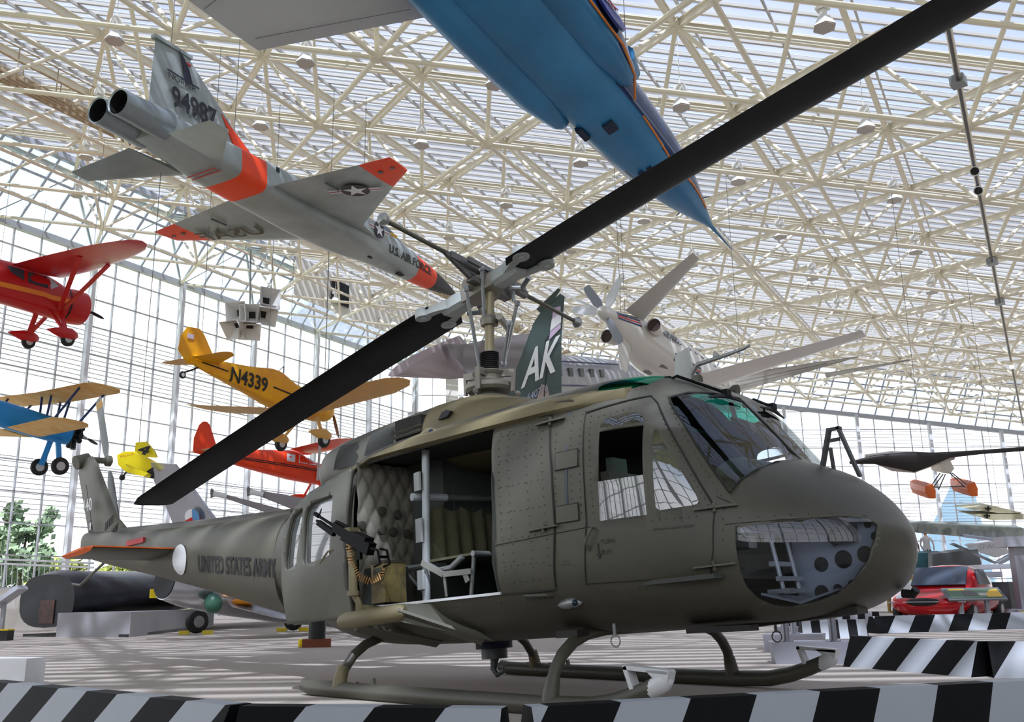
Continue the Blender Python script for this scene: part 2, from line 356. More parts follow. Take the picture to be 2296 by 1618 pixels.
def inpoly(p,poly):
    x,y=p; c=False; n=len(poly)
    for i in range(n):
        (x1,y1),(x2,y2)=poly[i],poly[(i+1)%n]
        if (y1>y)!=(y2>y) and x<(x2-x1)*(y-y1)/(y2-y1)+x1: c=not c
    return c
def cutpoly(bm,poly,ax,sel):
    """cut the skin along a polygon given in the plane of the two axes AX; SEL limits the faces touched"""
    a,b=ax; lo=[min(p[k] for p in poly) for k in(0,1)]; hi=[max(p[k] for p in poly) for k in(0,1)]
    for i in range(len(poly)):
        p,q=poly[i],poly[(i+1)%len(poly)]; dx,dy=q[0]-p[0],q[1]-p[1]
        if abs(dx)+abs(dy)<1e-6: continue
        co=V((0,0,0)); no=V((0,0,0)); co[a],co[b]=p; no[a],no[b]=dy,-dx
        l2,h2=[min(p[k],q[k])-.02 for k in(0,1)],[max(p[k],q[k])+.02 for k in(0,1)]
        fs=[f for f in bm.faces if sel(f) and max(v.co[a] for v in f.verts)>=l2[0] and min(v.co[a] for v in f.verts)<=h2[0] and max(v.co[b] for v in f.verts)>=l2[1] and min(v.co[b] for v in f.verts)<=h2[1]]
        g=set(fs)
        for f in fs: g.update(f.edges); g.update(f.verts)
        if fs: bmesh.ops.bisect_plane(bm,geom=list(g),dist=1e-5,plane_co=co,plane_no=no.normalized())
star=lambda f:f.calc_center_median().y<0
both=lambda f:True
DOOR=[(-.66,.765),(1.02,.765),(1.005,1.0),(1.035,1.3),(1.04,1.6),(1.01,2.055),(-.60,2.035),(-.66,2.0)]
PWT=[(2.045,1.845),(2.055,1.875),(2.075,1.895),(2.13,1.912),(2.29,1.918),(2.33,1.905),(2.348,1.88),(2.36,1.838)]
PWO=[(2.01,1.18),(2.362,1.18),(2.362,1.815),(2.045,1.815)]
PWL=[(2.01,1.18),(2.362,1.18),(2.362,1.455),(2.022,1.455)]
PTR=[(2.43,1.763),(2.44,1.772),(2.458,1.763),(2.70,1.272),(2.712,1.228),(2.70,1.212),(2.675,1.208),(2.457,1.20),(2.43,1.22)]
CHI=[(2.92,1.034),(2.908,.94),(2.903,.784),(2.906,.657),(2.926,.579),(2.973,.528),(3.044,.510),(3.181,.528),(3.317,.574),(3.434,.655),(3.53,.774),(3.58,.914),(3.588,1.0),(3.557,1.042),(3.489,1.056),(3.372,1.058),(3.205,1.047),(3.044,1.042)]
WSH=[(-.05,2.12),(-.45,2.10),(-.74,2.075),(-.91,2.025),(-.955,1.93),(-1.0,1.62),(-1.005,1.41),(-1.0,1.27),(-.92,1.345),(-.766,1.42),(-.50,1.50),(-.046,1.565)]
TEA=[(1.93,-1.0),(1.95,-1.06),(2.1,-1.04),(2.22,-.98),(2.29,-.9),(2.31,-.8),(2.31,-.3),(1.93,-.3)]
fr=lambda f:f.calc_center_median().x>2.4
top=lambda f:f.calc_center_median().z>2.0
for poly in(DOOR,PWT,PWO,PTR,CHI): cutpoly(bm,poly,(0,2),both)
for poly in (PWL,): cutpoly(bm,poly,(0,2),both)
for sg in(1,-1):
    cutpoly(bm,[(p[0]*sg,p[1]) for p in WSH],(1,2),fr); cutpoly(bm,[(p[0],p[1]*sg) for p in TEA],(0,1),top)
REG={'skin':[],'door':[],'ws':[],'chin':[],'tri':[],'ptop':[],'plow':[],'teal':[]}
for f in bm.faces:
    c=f.calc_center_median(); k='skin'; p=(c.x,c.z); s=c.y<0; key=None
    if s and inpoly(p,DOOR): k='door'
    elif abs(c.y)>.3 and inpoly(p,CHI): k='chin'
    elif inpoly(p,PWT): k='ptop'
    elif inpoly(p,PWL): k='plow'
    elif inpoly(p,PWO): k='door'
    elif inpoly(p,PTR): k='tri'
    elif c.x>2.4 and c.z>1.2 and (inpoly((c.y,c.z),WSH) or inpoly((-c.y,c.z),WSH)): k='ws'
    elif c.z>2.0 and (inpoly((c.x,c.y),TEA) or inpoly((c.x,-c.y),TEA)): k='teal'
    REG[k].append(tuple(tuple(v.co) for v in f.verts)+(('s' if s else 'p'),))
bm.free()
def frombm(keys,name,m,side=None,**kw):
    mb=MB()
    for k in keys:
        for f in REG[k]:
            if side and f[-1]!=side: continue
            mb.add(f[:-1],[tuple(range(len(f)-1))])
    return mb.build(name,m,heli,40,**kw)
skin=frombm(['skin'],'fuselage',OD)
md=skin.modifiers.new('s','SOLIDIFY'); md.thickness=.012; md.offset=-1
for s in 'sp':
    frombm(['ws'],'windshield',PLEX,s); frombm(['chin'],'chin_window',CPLX,s); w=frombm(['teal'],'roof_window',TEAL,s,label='green tinted roof window')
    frombm(['ptop'],'door_window',SPLX,s,label='small upper pane of the pilot door'); frombm(['plow'],'door_window',SPLX,s,label='lowered sliding pane of the pilot door'); frombm(['tri'],'door_window',SPLX,s,label='triangular pane of the pilot door')
def sp(x,z,o=.004,s=-1): return V((x,s*ys(x,z,o),z))
def path(pts,n=8,o=.004):
    r=[]
    for (a,b),(c,d) in zip(pts,pts[1:]):
        for k in range(n): r.append(sp(a+(c-a)*k/n,b+(d-b)*k/n,o))
    r.append(sp(*pts[-1],o)); return r
# seams, drawn as raised rubber beads
sm=MB()
PD=[(1.925,2.03),(1.93,1.98),(2.36,2.055),(2.41,2.0),(2.60,1.6),(2.80,1.19),(2.79,1.06),(2.73,.74)]
sm.tube(path([(1.93,1.985),(2.36,2.05),(2.42,1.98),(2.62,1.58),(2.81,1.18)]),.007,6)
sm.tube(path([(1.92,2.0),(1.9,1.2),(1.83,.76)]),.004,6); sm.tube(path([(2.81,1.16),(2.79,1.06),(2.77,.9),(2.72,.74)]),.004,6)
sm.tube(path([(1.60,2.03),(1.625,1.6),(1.62,1.2),(1.56,.76)]),.008,6); sm.tube(path([(1.02,2.065),(1.60,2.04)]),.005,6)
sm.tube(path([(1.02,.755),(1.56,.745)]),.006,6); sm.tube(path([(1.83,.765),(2.72,.74)]),.003,5)
sm.tube(path([(1.04,1.12),(1.92,1.15)],20),.0025,5)
sm.tube([V((x,ys(x,1.06+.0*x,.003)*-1,1.06+(3.2-x)*.0)) for x in (2.86,2.95,3.05,3.15,3.25,3.35,3.45,3.55)],.002,5)
for q in(WSH,): sm.tube([V((0,0,0))+V((max(x_ for x_ in [0])+0,0,0)) for _ in range(0)] or [sp(2.82,1.25),sp(2.9,1.2)],.002,5)
sm.build('door_seam',SEAM,heli)
# rivets
rv=MB()
def riv(p,r=.006): rv.sph(p,(r,r,r),6,k=3)
def rrow(pts,d=.045,o=.002):
    for (a,b),(c,e) in zip(pts,pts[1:]):
        n=max(1,int(math.hypot(c-a,e-b)/d))
        for k in range(n): riv(sp(a+(c-a)*k/n,b+(e-b)*k/n,o),.005)
rrow([(1.97,1.95),(1.96,1.2)]);rrow([(2.40,1.14),(2.74,1.13)]);rrow([(2.66,1.14+.1),(2.77,1.2),(2.44,1.93)]);rrow([(2.03,1.93),(2.3,1.97)])
for x in(1.10,1.20,1.38,1.53): rrow([(x,1.98),(x+.01,.86)],.06)
for z in(1.95,1.75,1.55,1.35,1.15,.95,.83): rrow([(1.12,z),(1.55,z)],.06)
for x in(1.66,1.80,1.88): rrow([(x+.01,1.98),(x-.02,1.2)],.055)
rrow([(2.46,2.02),(2.87,1.21)],.05);rrow([(2.87,1.22),(2.83,.9)],.06)
rrow([(2.85,1.10),(3.05,1.09),(3.3,1.09),(3.5,1.08)],.07)
rrow([(1.95,2.09),(2.35,2.13)],.05); rrow([(-.5,2.10),(1.8,2.12)],.09)
for x in (0,.5,1.0,1.5,2.0,2.5): rrow([(x,.70),(x-.02,.5)],.07)
rrow([(-.5,.70),(2.7,.70)],.06)
rv.build('rivets',RIV,heli,kind='stuff')
# windscreen posts and seals
wf=MB()
for sg in(-1,1):
    pts=[]
    for y,z in WSH[:]:
        # find x on the skin for this y,z
        lo_,hi_=2.3,3.6
        for _ in range(24):
            mid=(lo_+hi_)/2
            if ys(mid,z)>abs(y): lo_=mid
            else: hi_=mid
        pts.append(V((lo_+.004,y*-sg if sg<0 else y,z)))
    wf.tube(pts+[pts[0]],.009,6)
wf.build('windshield_seal',SEAM,heli)
def wpt(y,z,o=.03):
    lo_,hi_=2.3,3.6
    for _ in range(24):
        mid=(lo_+hi_)/2
        if ys(mid,z)>abs(y): lo_=mid
        else: hi_=mid
    return V((lo_+o,y,z))
# wipers
for sg in(-1,1):
    w=MB(); a=V((2.30,sg*.62,2.235)); b_=wpt(sg*.38,2.10,.06); w.tube([a,a+V((.08,0,.02)),b_],.012,8); w.cyl(a-V((0,0,.03)),a+V((0,0,.03)),.03,n=10)
    w.box(b_,(.05,.07,.05)); wob=w.build('wiper_arm',BLM,heli)
    w2=MB(); c1,c2=wpt(sg*.62,2.04,.03),wpt(sg*.13,2.06,.03); w2.tube([c1,b_+V((.0,0,-.02)),c2],[.006,.022,.006],6); w2.build('wiper_blade',BLK,wob)
# door hinges, handles, steps
hg=MB()
for x,z in((1.607,1.978),(1.522,1.189),(2.813,1.177),(2.764,.803)):
    for s in(-1,1): hg.bar(sp(x,z,.02),sp(x+s*.13,z+s*.004,.012),.05,.012,up=(0,0,1))
    hg.cyl(sp(x,z-.03,.02),sp(x,z+.03,.02),.012,n=8)
hg.build('door_hinge',ODG,heli,kind=None,label='pointed strap hinges')
for (x0,x1,z0,z1) in((1.66,1.865,1.592,1.718),(1.635,1.838,1.208,1.328)):
    s=MB(); p=[sp(x0+.005,z0,.012),sp(x1,z0,.012),sp(x1+.005,z1,.012),sp(x0+.01,z1,.012)]; s.prism(p,(0,.012,0)); so_=s.build('step_panel',OD,heli,ang=0)
    e=MB(); e.tube([q+V((0,.004,0)) for q in p+[p[0]]],.005,6); e.build('panel_edge',SEAM,so_)
s=MB(); s.bar(sp(1.765,2.02,.002),sp(1.765,1.72,.002),.022,.006,up=(0,1,0)); s.bar(sp(1.755,1.59,.002),sp(1.74,1.33,.002),.022,.006,up=(0,1,0)); s.build('walk_stripe',mat('slate_stripe',(70,76,84),.6),heli)
def hnd(pts,r,m,name='grab_handle',**k): b=MB(); b.tube(pts,r,8); return b.build(name,m,heli,**k)
hnd([sp(1.63,2.08,0),sp(1.635,2.11,.05),sp(1.65,2.12,.06),sp(1.79,2.11,.06),sp(1.81,2.10,.05),sp(1.82,2.07,0)],.011,OD)
hnd([sp(1.95,1.14,0),sp(1.96,1.13,.04),sp(1.925,1.08,.045),sp(1.90,1.04,.04),sp(1.905,.99,0)],.010,ODG,'door_handle')
hnd([sp(1.28,.725,.0),sp(1.29,.725,.05),sp(1.50,.715,.05),sp(1.51,.715,.0)],.013,OD,'step_rail')
# position lights
for (x,z,c) in((1.63,.648,(20,40,60)),(.129,2.19,(20,90,110))):
    b=MB(); p=sp(x,z,0); b.rev([(-.13,.005),(-.08,.03),(0,.042),(.05,.035),(.06,.02)],p+V((0,-.01,0)),(1,-.15,.05),12); b.sph(p,(.1,.03,.035),12); l_=b.build('position_light',ODT if z>1 else GM,heli)
    b=MB(); b.sph(p+V((.055,-.03,0)),.024,10); b.build('lens',mat('blue_lens',c,.1),l_)
# stencils
def sfn(x0,z0): return lambda a,b:sp(x0+a,z0+b,.004)
DT=mat('dark_stencil',(52,52,46),.7)
for s_,h_,x_,z_,b_ in(('TURN',.032,2.0,1.02,.0),('PULL',.032,2.0,.95,.0),('JETTISON HANDLE INSIDE',.017,2.40,1.065,0),('STEP',.016,1.735,1.655,0),('STEP',.016,1.71,1.27,0),('NO STEP',.012,1.66,.93,0),('KEEP CLEAR',.012,1.65,.905,0)): text(s_,h_,None,None,None,DT,heli,'stencil',fn=sfn(x_,z_))
b=MB(); b.prism([sp(1.975,1.03),sp(1.985,1.03),sp(1.985,.96),sp(2.0,.96),sp(1.98,.92),sp(1.96,.96),sp(1.975,.96)],(0,-.002,0)); b.build('arrow_mark',DT,heli)
# yellowish drip rail fairing over the doors
b=MB(); rr=[]
for x in[-1.04,-.95,-.8,-.5,0,.5,1.0,1.5,1.9,2.2]:
    zt=2.16 if x>-.3 else 2.16-(-.3-x)*.22; t=.05 if x<2 else .02
    y0=ys(x,2.06)if x>-.6 else 1.14; k=min(1,(2.25-x)/.6)
    rr.append([V((x,-y0-.01,2.04 if x>-.6 else zt-.10)),V((x,-y0-.055*k,2.06 if x>-.6 else zt-.09)),V((x,-y0-.03*k,zt-.03)),V((x,-y0+.12,zt+.045*k)),V((x,-y0+.2,zt+.03)),V((x,-y0+.1,zt-.05))])
b.loft(rr); b.build('roof_rail',ODT,heli,ang=50,label='tan worn fairing above the cargo door')
# cowlings
T=[(-2.36,2.30,.05,.05,.05,2.0),(-2.32,2.28,.28,.20,.24,2.1),(-2.22,2.26,.42,.30,.26,2.2),(-2.0,2.24,.50,.36,.3,2.4),(-1.4,2.22,.56,.43,.35,2.6),(-.8,2.22,.60,.46,.35,2.7),(-.38,2.22,.62,.48,.35,2.7)]
b=MB(); b.loft(fus(T,28,.1)); eng=b.build('engine_cowling',OD,heli,50)
T=[(-.40,2.28,.62,.42,.3,2.6),(0,2.28,.63,.42,.3,2.5),(.35,2.28,.60,.33,.3,2.4),(.8,2.28,.50,.2,.2,2.3),(1.2,2.28,.3,.10,.1,2.2),(1.42,2.29,.05,.02,.05,2)]
b=MB(); b.loft(fus(T,28,.1)); b.build('transmission_cowling',ODT,heli,50)
def cow(x,z,w=.60,zc=2.22,hu=.40,e=2.65,o=.014): r=min(.999,abs((z-zc)/hu)); return V((x,-(w*(1-r**e)**(1/e)+o),z))
MESH=mat('grey_mesh_screen',(62,63,60),.9,var=.2,vs=40)
for x0,x1,z0,z1 in((-1.80,-1.38,2.22,2.47),(-1.26,-.84,2.27,2.52)):
    g=MB(); n=8; w0=pchip([(-2.2,.47,.34),(-1.4,.56,.43),(-.8,.60,.46),(-.38,.62,.48)],(x0+x1)/2)
    rws=[]
    for i in range(n+1):
        t=i/n; rws.append([cow(x0+(x1-x0)*s_+ (.06*(1-s_)*t),z0+(z1-z0)*t+(.0 if s_ else 0),w0[0]+.0,2.22,w0[1]) for s_ in(0,.1,.5,.9,1)])
    g.loft(rws,False,False,closed=False); g.build('intake_screen',MESH,eng,0)
g=MB(); sl=MB()
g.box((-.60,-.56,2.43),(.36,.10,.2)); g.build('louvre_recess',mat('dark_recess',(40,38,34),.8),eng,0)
for k in range(3): sl.bar((-.79,-.60-.02+k*.03,2.36+k*.065),(-.42,-.61-.02+k*.03,2.37+k*.065),.05,.02,up=(0,-.6,1))
sl.build('louvre_slats',OD,eng,0)
g=MB()
for y,z in((-.16,2.40),(-.3,2.37),(-.20,2.22),(-.33,2.2)): g.sph((-2.30+abs(y)*.15,y,z),(.03,.028,.06),10)
g.build('vent_hole',BLK,eng,label='four oval vent holes')
g=MB(); g.prism([(-.17,-.60,2.42),(-.03,-.62,2.42),(0,-.60,2.47),(-.07,-.58,2.50),(-.13,-.58,2.49)],(0,-.035,.0)); g.build('air_scoop',BLK,heli)
# tail boom
cl=lambda x:1.40+(-x-2.9)*.150
T=[(x,cl(x),w,h,h2+.05,2.6) for x,w,h,h2 in((-8.30,.12,.14,.10),(-8.26,.16,.17,.14),(-7.9,.19,.19,.19),(-6,.27,.29,.31),(-4.5,.36,.41,.42),(-3.3,.47,.53,.53),(-2.9,.50,.56,.56))]
b=MB(); b.loft(fus(T,64,.08)); boom=b.build('tail_boom',ODG,heli,50)
b=MB(); b.tube([(-7.3,0,cl(-7.3)+.20),(-5.2,0,cl(-5.2)+.36),(-3.2,0,cl(-3.2)+.54)],.07,10); b.build('driveshaft_cover',OD,heli)
def bp(x,z,o=.010):
    q=pchip(T,x); r=max(-1,min(1,(z-q[0])/(q[2] if z>q[0] else q[3]))); return V((x,-q[1]*(1-abs(r)**q[4])**(1/q[4])-o,z))
text('UNITED STATES ARMY',.205,None,None,None,mat('black_marking',(34,35,40),.6),boom,'lettering',sx=.80,fn=lambda a,c:bp(-4.68+a*.80,1.46-a*.10+c,.010),bold=.006)
b=MB(); b.loft([[bp(-5.15+r*.185*math.cos(2*pi*k/24),1.655+r*.19*math.sin(2*pi*k/24),.014) for k in range(24)] for r in(1,.75,.5,.25,.02)],False,True); b.build('white_disc_marking',WH,boom,0)
b=MB(); b.box((-6.4,-.26,2.02),(.45,.03,.07)); b.build('red_band',mat('red_marking',(190,40,50),.5),boom)
for sg in(-1,1):
    b=MB(); wing(b,[((-5.36,sg*.22,1.80),(-6.05,sg*.22,1.735),.09,(0,0,1)),((-5.36,sg*1.34,1.80),(-6.05,sg*1.34,1.735),.08,(0,0,1))]); e=b.build('elevator',OD,heli)
    b=MB(); wing(b,[((-5.36,sg*1.341,1.80),(-6.05,sg*1.341,1.735),.082,(0,0,1)),((-5.45,sg*1.40,1.81),(-6.0,sg*1.42,1.76),.03,(0,0,1))]); b.bar((-5.36,sg*.23,1.815),(-5.36,sg*1.35,1.815),.05,.015,(0,0,1)); b.build('orange_tip',mat('orange_paint',(240,110,40),.5),e)
# fin
b=MB(); wing(b,[((-6.95,0,2.16),(-8.22,0,2.1),.20,(0,1,0)),((-7.45,0,2.5),(-8.35,0,2.4),.15,(0,1,0)),((-8.22,0,3.44),(-8.80,0,3.36),.12,(0,1,0)),((-8.36,0,3.56),(-8.78,0,3.50),.07,(0,1,0))]); fin=b.build('fin',ODG,heli)
b=MB(); b.tube([(-8.32,-.09,3.1),(-7.95,-.11,2.3)],.004,5); b.build('fin_seam',SEAM,fin)
text('140',.19,(-8.30,-.125,2.68),(1,0,0),(-.12,0,1),WH,fin,'lettering',sx=.75,bold=.006)
b=MB(); b.prism([(-8.03+.05*math.cos(a)*.9,-.12,2.43+.10*math.sin(a)) for a in [2*pi*k/14 for k in range(14)]],(0,-.004,0)); pt=b.build('eagle_patch',mat('patch_black',(30,30,34),.6),fin,label='black shield patch with a white eagle head')
b=MB(); b.prism([(-8.05,-.125,2.39),(-8.01,-.125,2.37),(-8.0,-.125,2.46),(-8.01,-.125,2.50),(-8.045,-.125,2.48),(-8.06,-.125,2.45),(-8.04,-.125,2.43)],(0,-.004,0)); b.build('white_eagle_head',WH,pt)
b=MB()
for k in range(5): b.box((-7.55+.05*k,-.125,2.37+.02*k),(.02,.01,.12)); b.box((-7.36+.04*k,-.12,2.25+.02*k),(.018,.01,.10))
b.build('vent_louvre',SEAM,fin)
# tail rotor, port side of the fin top
b=MB(); b.cyl((-8.70,-.1,3.50),(-8.70,.10,3.57),.11,n=14); b.cyl((-8.70,.08,3.57),(-8.70,.46,3.58),.05,n=10); b.rev([(0,.06),(.03,.09),(.09,.09),(.12,.04)],(-8.70,.36,3.58),(0,1,0),12); tr=b.build('tail_rotor_hub',ODG,heli)
for sg in(1,-1):
    a=math.radians(112); d=V((math.cos(a)*sg,0,math.sin(a)*sg)); pz=V((-8.70,.42,3.52)); q=V((-d.z,0,d.x))
    b=MB(); wing(b,[(pz+d*.14+q*.05,pz+d*.14-q*.05,.05,(0,1,0)),(pz+d*.3+q*.10,pz+d*.3-q*.11,.035,(0,1,0)),(pz+d*1.22+q*.10,pz+d*1.22-q*.11,.02,(0,1,0)),(pz+d*1.29+q*.06,pz+d*1.29-q*.1,.01,(0,1,0))]); bl=b.build('tail_rotor_blade',mat('grey_blade',(128,132,132),.5,var=.1),heli)
    b=MB(); wing(b,[(pz+d*1.08+q*.101,pz+d*1.08-q*.111,.024,(0,1,0)),(pz+d*1.215+q*.101,pz+d*1.215-q*.111,.022,(0,1,0))]); b.build('yellow_band',mat('ochre_band',(196,150,60),.5),bl)
# tail skid
b=MB(); b.tube([(-7.6,0,1.95),(-8.5,0,1.62),(-8.75,0,1.66)],.02,8); b.build('tail_skid',ODG,heli)
# sliding cargo door, slid aft
DR=[(-1.535,.70),(-.62,.70),(-.635,1.2),(-.63,1.6),(-.60,1.965),(-.87,1.918),(-1.166,1.838),(-1.382,1.724),(-1.505,1.573),(-1.55,1.3),(-1.552,1.05)]
SW1=[(-1.134,1.731),(-.86,1.768),(-.83,1.76),(-.815,1.716),(-.844,1.238),(-.87,1.23),(-1.185,1.192),(-1.22,1.20),(-1.235,1.24),(-1.221,1.591),(-1.2,1.68)]
SW2=[(-1.408,1.646),(-1.28,1.705),(-1.25,1.70),(-1.246,1.625),(-1.321,1.22),(-1.345,1.196),(-1.47,1.165),(-1.492,1.18),(-1.496,1.26),(-1.46,1.5)]
dy=lambda x,z:-1.325+.05*max(0,(z-1.25)/.7)**2+.06*max(0,(1.2-z)/.5)**2
bm=bmesh.new(); NX,NZ=26,30; g=[[bm.verts.new((-1.56+.97*i/NX,0,.69+1.29*k/NZ)) for k in range(NZ+1)] for i in range(NX+1)]
for i in range(NX):
    for k in range(NZ): bm.faces.new((g[i][k],g[i+1][k],g[i+1][k+1],g[i][k+1]))
for p in(DR,SW1,SW2): cutpoly(bm,p,(0,2),both)
mb={'d':MB(),'w':MB(),'v':MB()}
for f in bm.faces:
    c=f.calc_center_median(); p=(c.x,c.z)
    k='w' if inpoly(p,SW1) else 'v' if inpoly(p,SW2) else 'd' if inpoly(p,DR) else None
    if k: mb[k].add([(v.co.x,dy(v.co.x,v.co.z),v.co.z) for v in f.verts],[tuple(range(len(f.verts)))])
bm.free(); GD=mat('pale_olive_grey',(100,99,88),.4,var=.12,vs=3,c2=(88,88,78))
sd=mb['d'].build('sliding_door',GD,heli,40); md=sd.modifiers.new('s','SOLIDIFY'); md.thickness=.05; md.offset=1
for k in'wv': mb[k].build('window',SPLX,sd,40)
b=MB()
for P_ in(SW1,SW2): b.tube([(x,dy(x,z)-.004,z) for x,z in P_+[P_[0]]],.010,6)
b.build('window_gasket',mat('grey_gasket',(100,100,90),.6),sd)
b=MB(); b.tube([(-1.0,-1.33,1.17),(-.98,-1.37,1.18),(-.86,-1.38,1.27),(-.78,-1.37,1.28),(-.76,-1.33,1.27)],.009,8); b.build('door_handle',ODT,sd)
rv=MB()
for k in range(24): rv.sph((-1.50+.037*k,dy(0,.76)-.004,.765+.0*k),.006,6,k=3)
for k in range(22): rv.sph((-.70,dy(0,.85+.05*k)-.004,.85+.05*k),.005,6,k=3)
rv.build('rivets',GD,sd,kind='stuff')
# front frame of the door opening and sill
b=MB(); b.bar((-.62,-1.22,.765),(1.04,-1.24,.765),.05,.02); b.build('door_sill',mat('bright_sill',(210,212,214),.35,.4),heli,0,label='bright metal door sill')
b=MB(); b.tube([sp(x,z,.0) for x,z in DOOR[1:]],.014,6); b.build('door_frame_trim',DKI,heli)
# cabin interior
b=MB(); b.box((.9,0,.735),(3.8,2.36,.03)); b.build('cabin_floor',mat('cabin_floor',(70,72,68),.7,var=.2),heli,0)
b=MB(); b.box((.52,0,2.085),(2.6,2.1,.03)); b.build('cabin_ceiling',DKI,heli,0)
b=MB(); b.box((.5,1.19,1.42),(2.3,.03,1.3)); b.box((.25,1.165,1.66),(.7,.02,.42),R=M.Rotation(.02,3,'X')); b.build('cabin_side_lining',CAB,heli,0)
b=MB(); b.box((-.45,-.1,1.42),(.46,.9,1.3)); b.box((-.215,-.12,1.62),(.02,.62,.42)); b.build('transmission_housing',CAB,heli,0)
b=MB(); b.box((1.42,0,1.1),(.04,.6,.6)); b.build('cockpit_partition',DKI,heli,0)
# quilted blanket: a real relief of diamond pads
b=MB(); NY,NZ=44,70; rows_=[]
for i in range(NY+1):
    y=-1.21+i*.72/NY; r=[]
    for k in range(NZ+1):
        z=.78+k*1.27/NZ; u=(y/.075+z/.13); w=(y/.075-z/.13); h=abs(math.sin(pi*u/2)*math.sin(pi*w/2))**.5*.022
        r.append((-.66+h,y,z))
    rows_.append(r)
b.loft(rows_,False,False,closed=False)
q=b.build('quilted_blanket',mat('quilt_grey',(128,124,112),.8,var=.15,vs=12),heli,60,label='grey quilted soundproof blanket')
b=MB()
for y,z in((-.93,1.62),(-.74,1.60),(-.94,1.45),(-.80,1.44),(-.63,1.43),(-.72,1.12),(-1.17,1.48),(-.75,1.1)): b.rev([(0,.045),(.03,.04),(.034,.02)],(-.65,y,z),(1,0,0),14)
b.build('blanket_button',mat('button_dark',(70,68,60),.6),q,label='round fasteners')
# stowage: pole with plates, cross bar, canvas seat
PO=mat('pole_grey',(172,178,180),.4,.2)
b=MB(); b.cyl((-.03,-1.0,.77),(.03,-1.0,2.06),.035,n=14); pole=b.build('litter_pole',PO,heli)
b=MB()
for z,h in((1.79,.16),(1.37,.2),(.957,.16)): b.box((-.035,-1.05,z),(.10,.02,h),R=rz(-.3))
b.build('mounting_plate',mat('plate_pale',(188,192,190),.4,.2),pole,0)
b=MB(); b.cyl((-.09,-1.03,1.665),(.0,.35,1.72),.027,n=10); b.build('seat_cross_bar',GM,heli); 
b=MB(); b.tube([(-.10,-1.06,1.665),(-.02,-.72,1.67)],.035,10); b.build('bar_clamp',PO,heli)
b=MB(); NY,NZ=40,14; rows_=[]
for i in range(NY+1):
    t=i/NY; r=[]
    for k in range(NZ+1):
        s=k/NZ; x=-.10+.0*s+.03*math.sin(t*36+s*2)*(.3+.7*s)+ s*.10; y=-.95+t*(1.02+.0*s)-.02*s; z=1.62-.05*abs(math.sin(t*pi*4))*(1-s)-s*.50
        r.append((x+.0,y,z))
    rows_.append(r)
b.loft(rows_,False,False,closed=False); seat=b.build('canvas_seat_back',mat('olive_canvas',(98,96,72),.9,var=.2,vs=9),heli,60,label='draped olive canvas')
b=MB(); b.prism([(0,-.98,1.12),(.52,-.98,1.13),(.52,.1,1.13),(0,.1,1.12)],(0,0,-.02)); b.build('canvas_seat',MATS['olive_canvas'],heli)
b=MB(); b.cyl((.52,-.99,1.12),(.52,.1,1.12),.024,n=10); b.cyl((.50,-.95,1.12),(.44,-.95,.77),.018,n=8); b.tube([(-.03,-.98,1.09),(.12,-.99,1.02),(.27,-.99,1.03),(.40,-.98,1.11)],.026,10); b.cyl((-.5,-.85,1.09),(-.1,-.85,1.09),.025,n=8); b.cyl((-.46,-.85,1.08),(-.16,-.85,.82),.015,n=8); b.build('seat_frame',GM,heli)
b=MB(); b.bar((-.02,-1.05,1.10),(.22,-1.04,.98),.05,.008,up=(0,1,0)); b.bar((.22,-1.04,.98),(.5,-1.0,.98),.045,.008,up=(0,1,0)); b.bar((.22,-1.03,.98),(.24,-1.03,.80),.025,.006,up=(0,1,0)); b.bar((.42,-1.0,.99),(.46,-1.0,.90),.05,.008,up=(0,1,0)); b.build('seat_belt',mat('belt_grey',(150,150,142),.8),heli,0)
# door gun on its mount, with ammunition
b=MB(); a,c=V((-.85,-1.5,1.585)),V((-.10,-1.5,1.19)); d=(c-a).normalized(); n_=V((-d.z,0,d.x))
b.cyl(a,a+d*.32,.013,n=10); b.cyl(a-d*.03,a+d*.03,.020,n=10); b.cyl(a+d*.02-n_*.045,a+d*.30-n_*.045,.012,n=8); b.bar(a+d*.28,a+d*.46,.06,.08,up=n_); b.bar(a+d*.44-n_*.01,c-d*.04,.08,.10,up=n_); b.bar(a+d*.05-n_*.05,a+d*.30-n_*.06,.04,.045,up=n_); b.bar(a+d*.28+n_*.04,a+d*.46+n_*.05,.03,.03,up=n_)
b.bar(a+d*.03+n_*.0,a+d*.035+n_*.07,.008,.01,up=d); b.bar(a+d*.55+n_*.04,a+d*.75+n_*.06,.10,.035,up=n_); b.bar(a+d*.66-n_*.04,a+d*.70-n_*.13,.03,.05,up=d)
gun=b.build('door_machine_gun',BLM,None,30)
gun.matrix_world=HM; tag(gun,'black machine gun mounted outside the open helicopter cargo door','machine gun')
b=MB(); e=c+d*.02
for o in(-.05,.05): b.tube([e+V((0,o,.03)),e+d*.09+V((0,o,.05)),e+d*.12+V((0,o,-.05)),e+d*.04+V((0,o,-.10))],.011,8)
b.bar(e+d*.10+V((0,-.05,0)),e+d*.10+V((0,.05,0)),.02,.02); b.build('spade_grips',BLM,gun)
b=MB(); pts=[V((-.36,-1.53,1.36)),V((-.40,-1.52,1.26)),V((-.40,-1.50,1.12)),V((-.35,-1.46,1.01)),V((-.28,-1.40,.965)),V((-.21,-1.34,1.0)),V((-.20,-1.29,1.13))]
seg=[]
for p,q_ in zip(pts,pts[1:]):
    n=6 if (q_-p).length>.12 else 5
    seg+=[p.lerp(q_,k/n) for k in range(n)]
for p,q_ in zip(seg,seg[1:]):
    t=(q_-p).normalized(); y=t.cross(V((0,1,0))).normalized(); mdl=(p+q_)/2; b.cyl(mdl-y*.03,mdl+y*.015,.0065,n=6); b.cyl(mdl+y*.015,mdl+y*.035,.0065,.002,n=6)
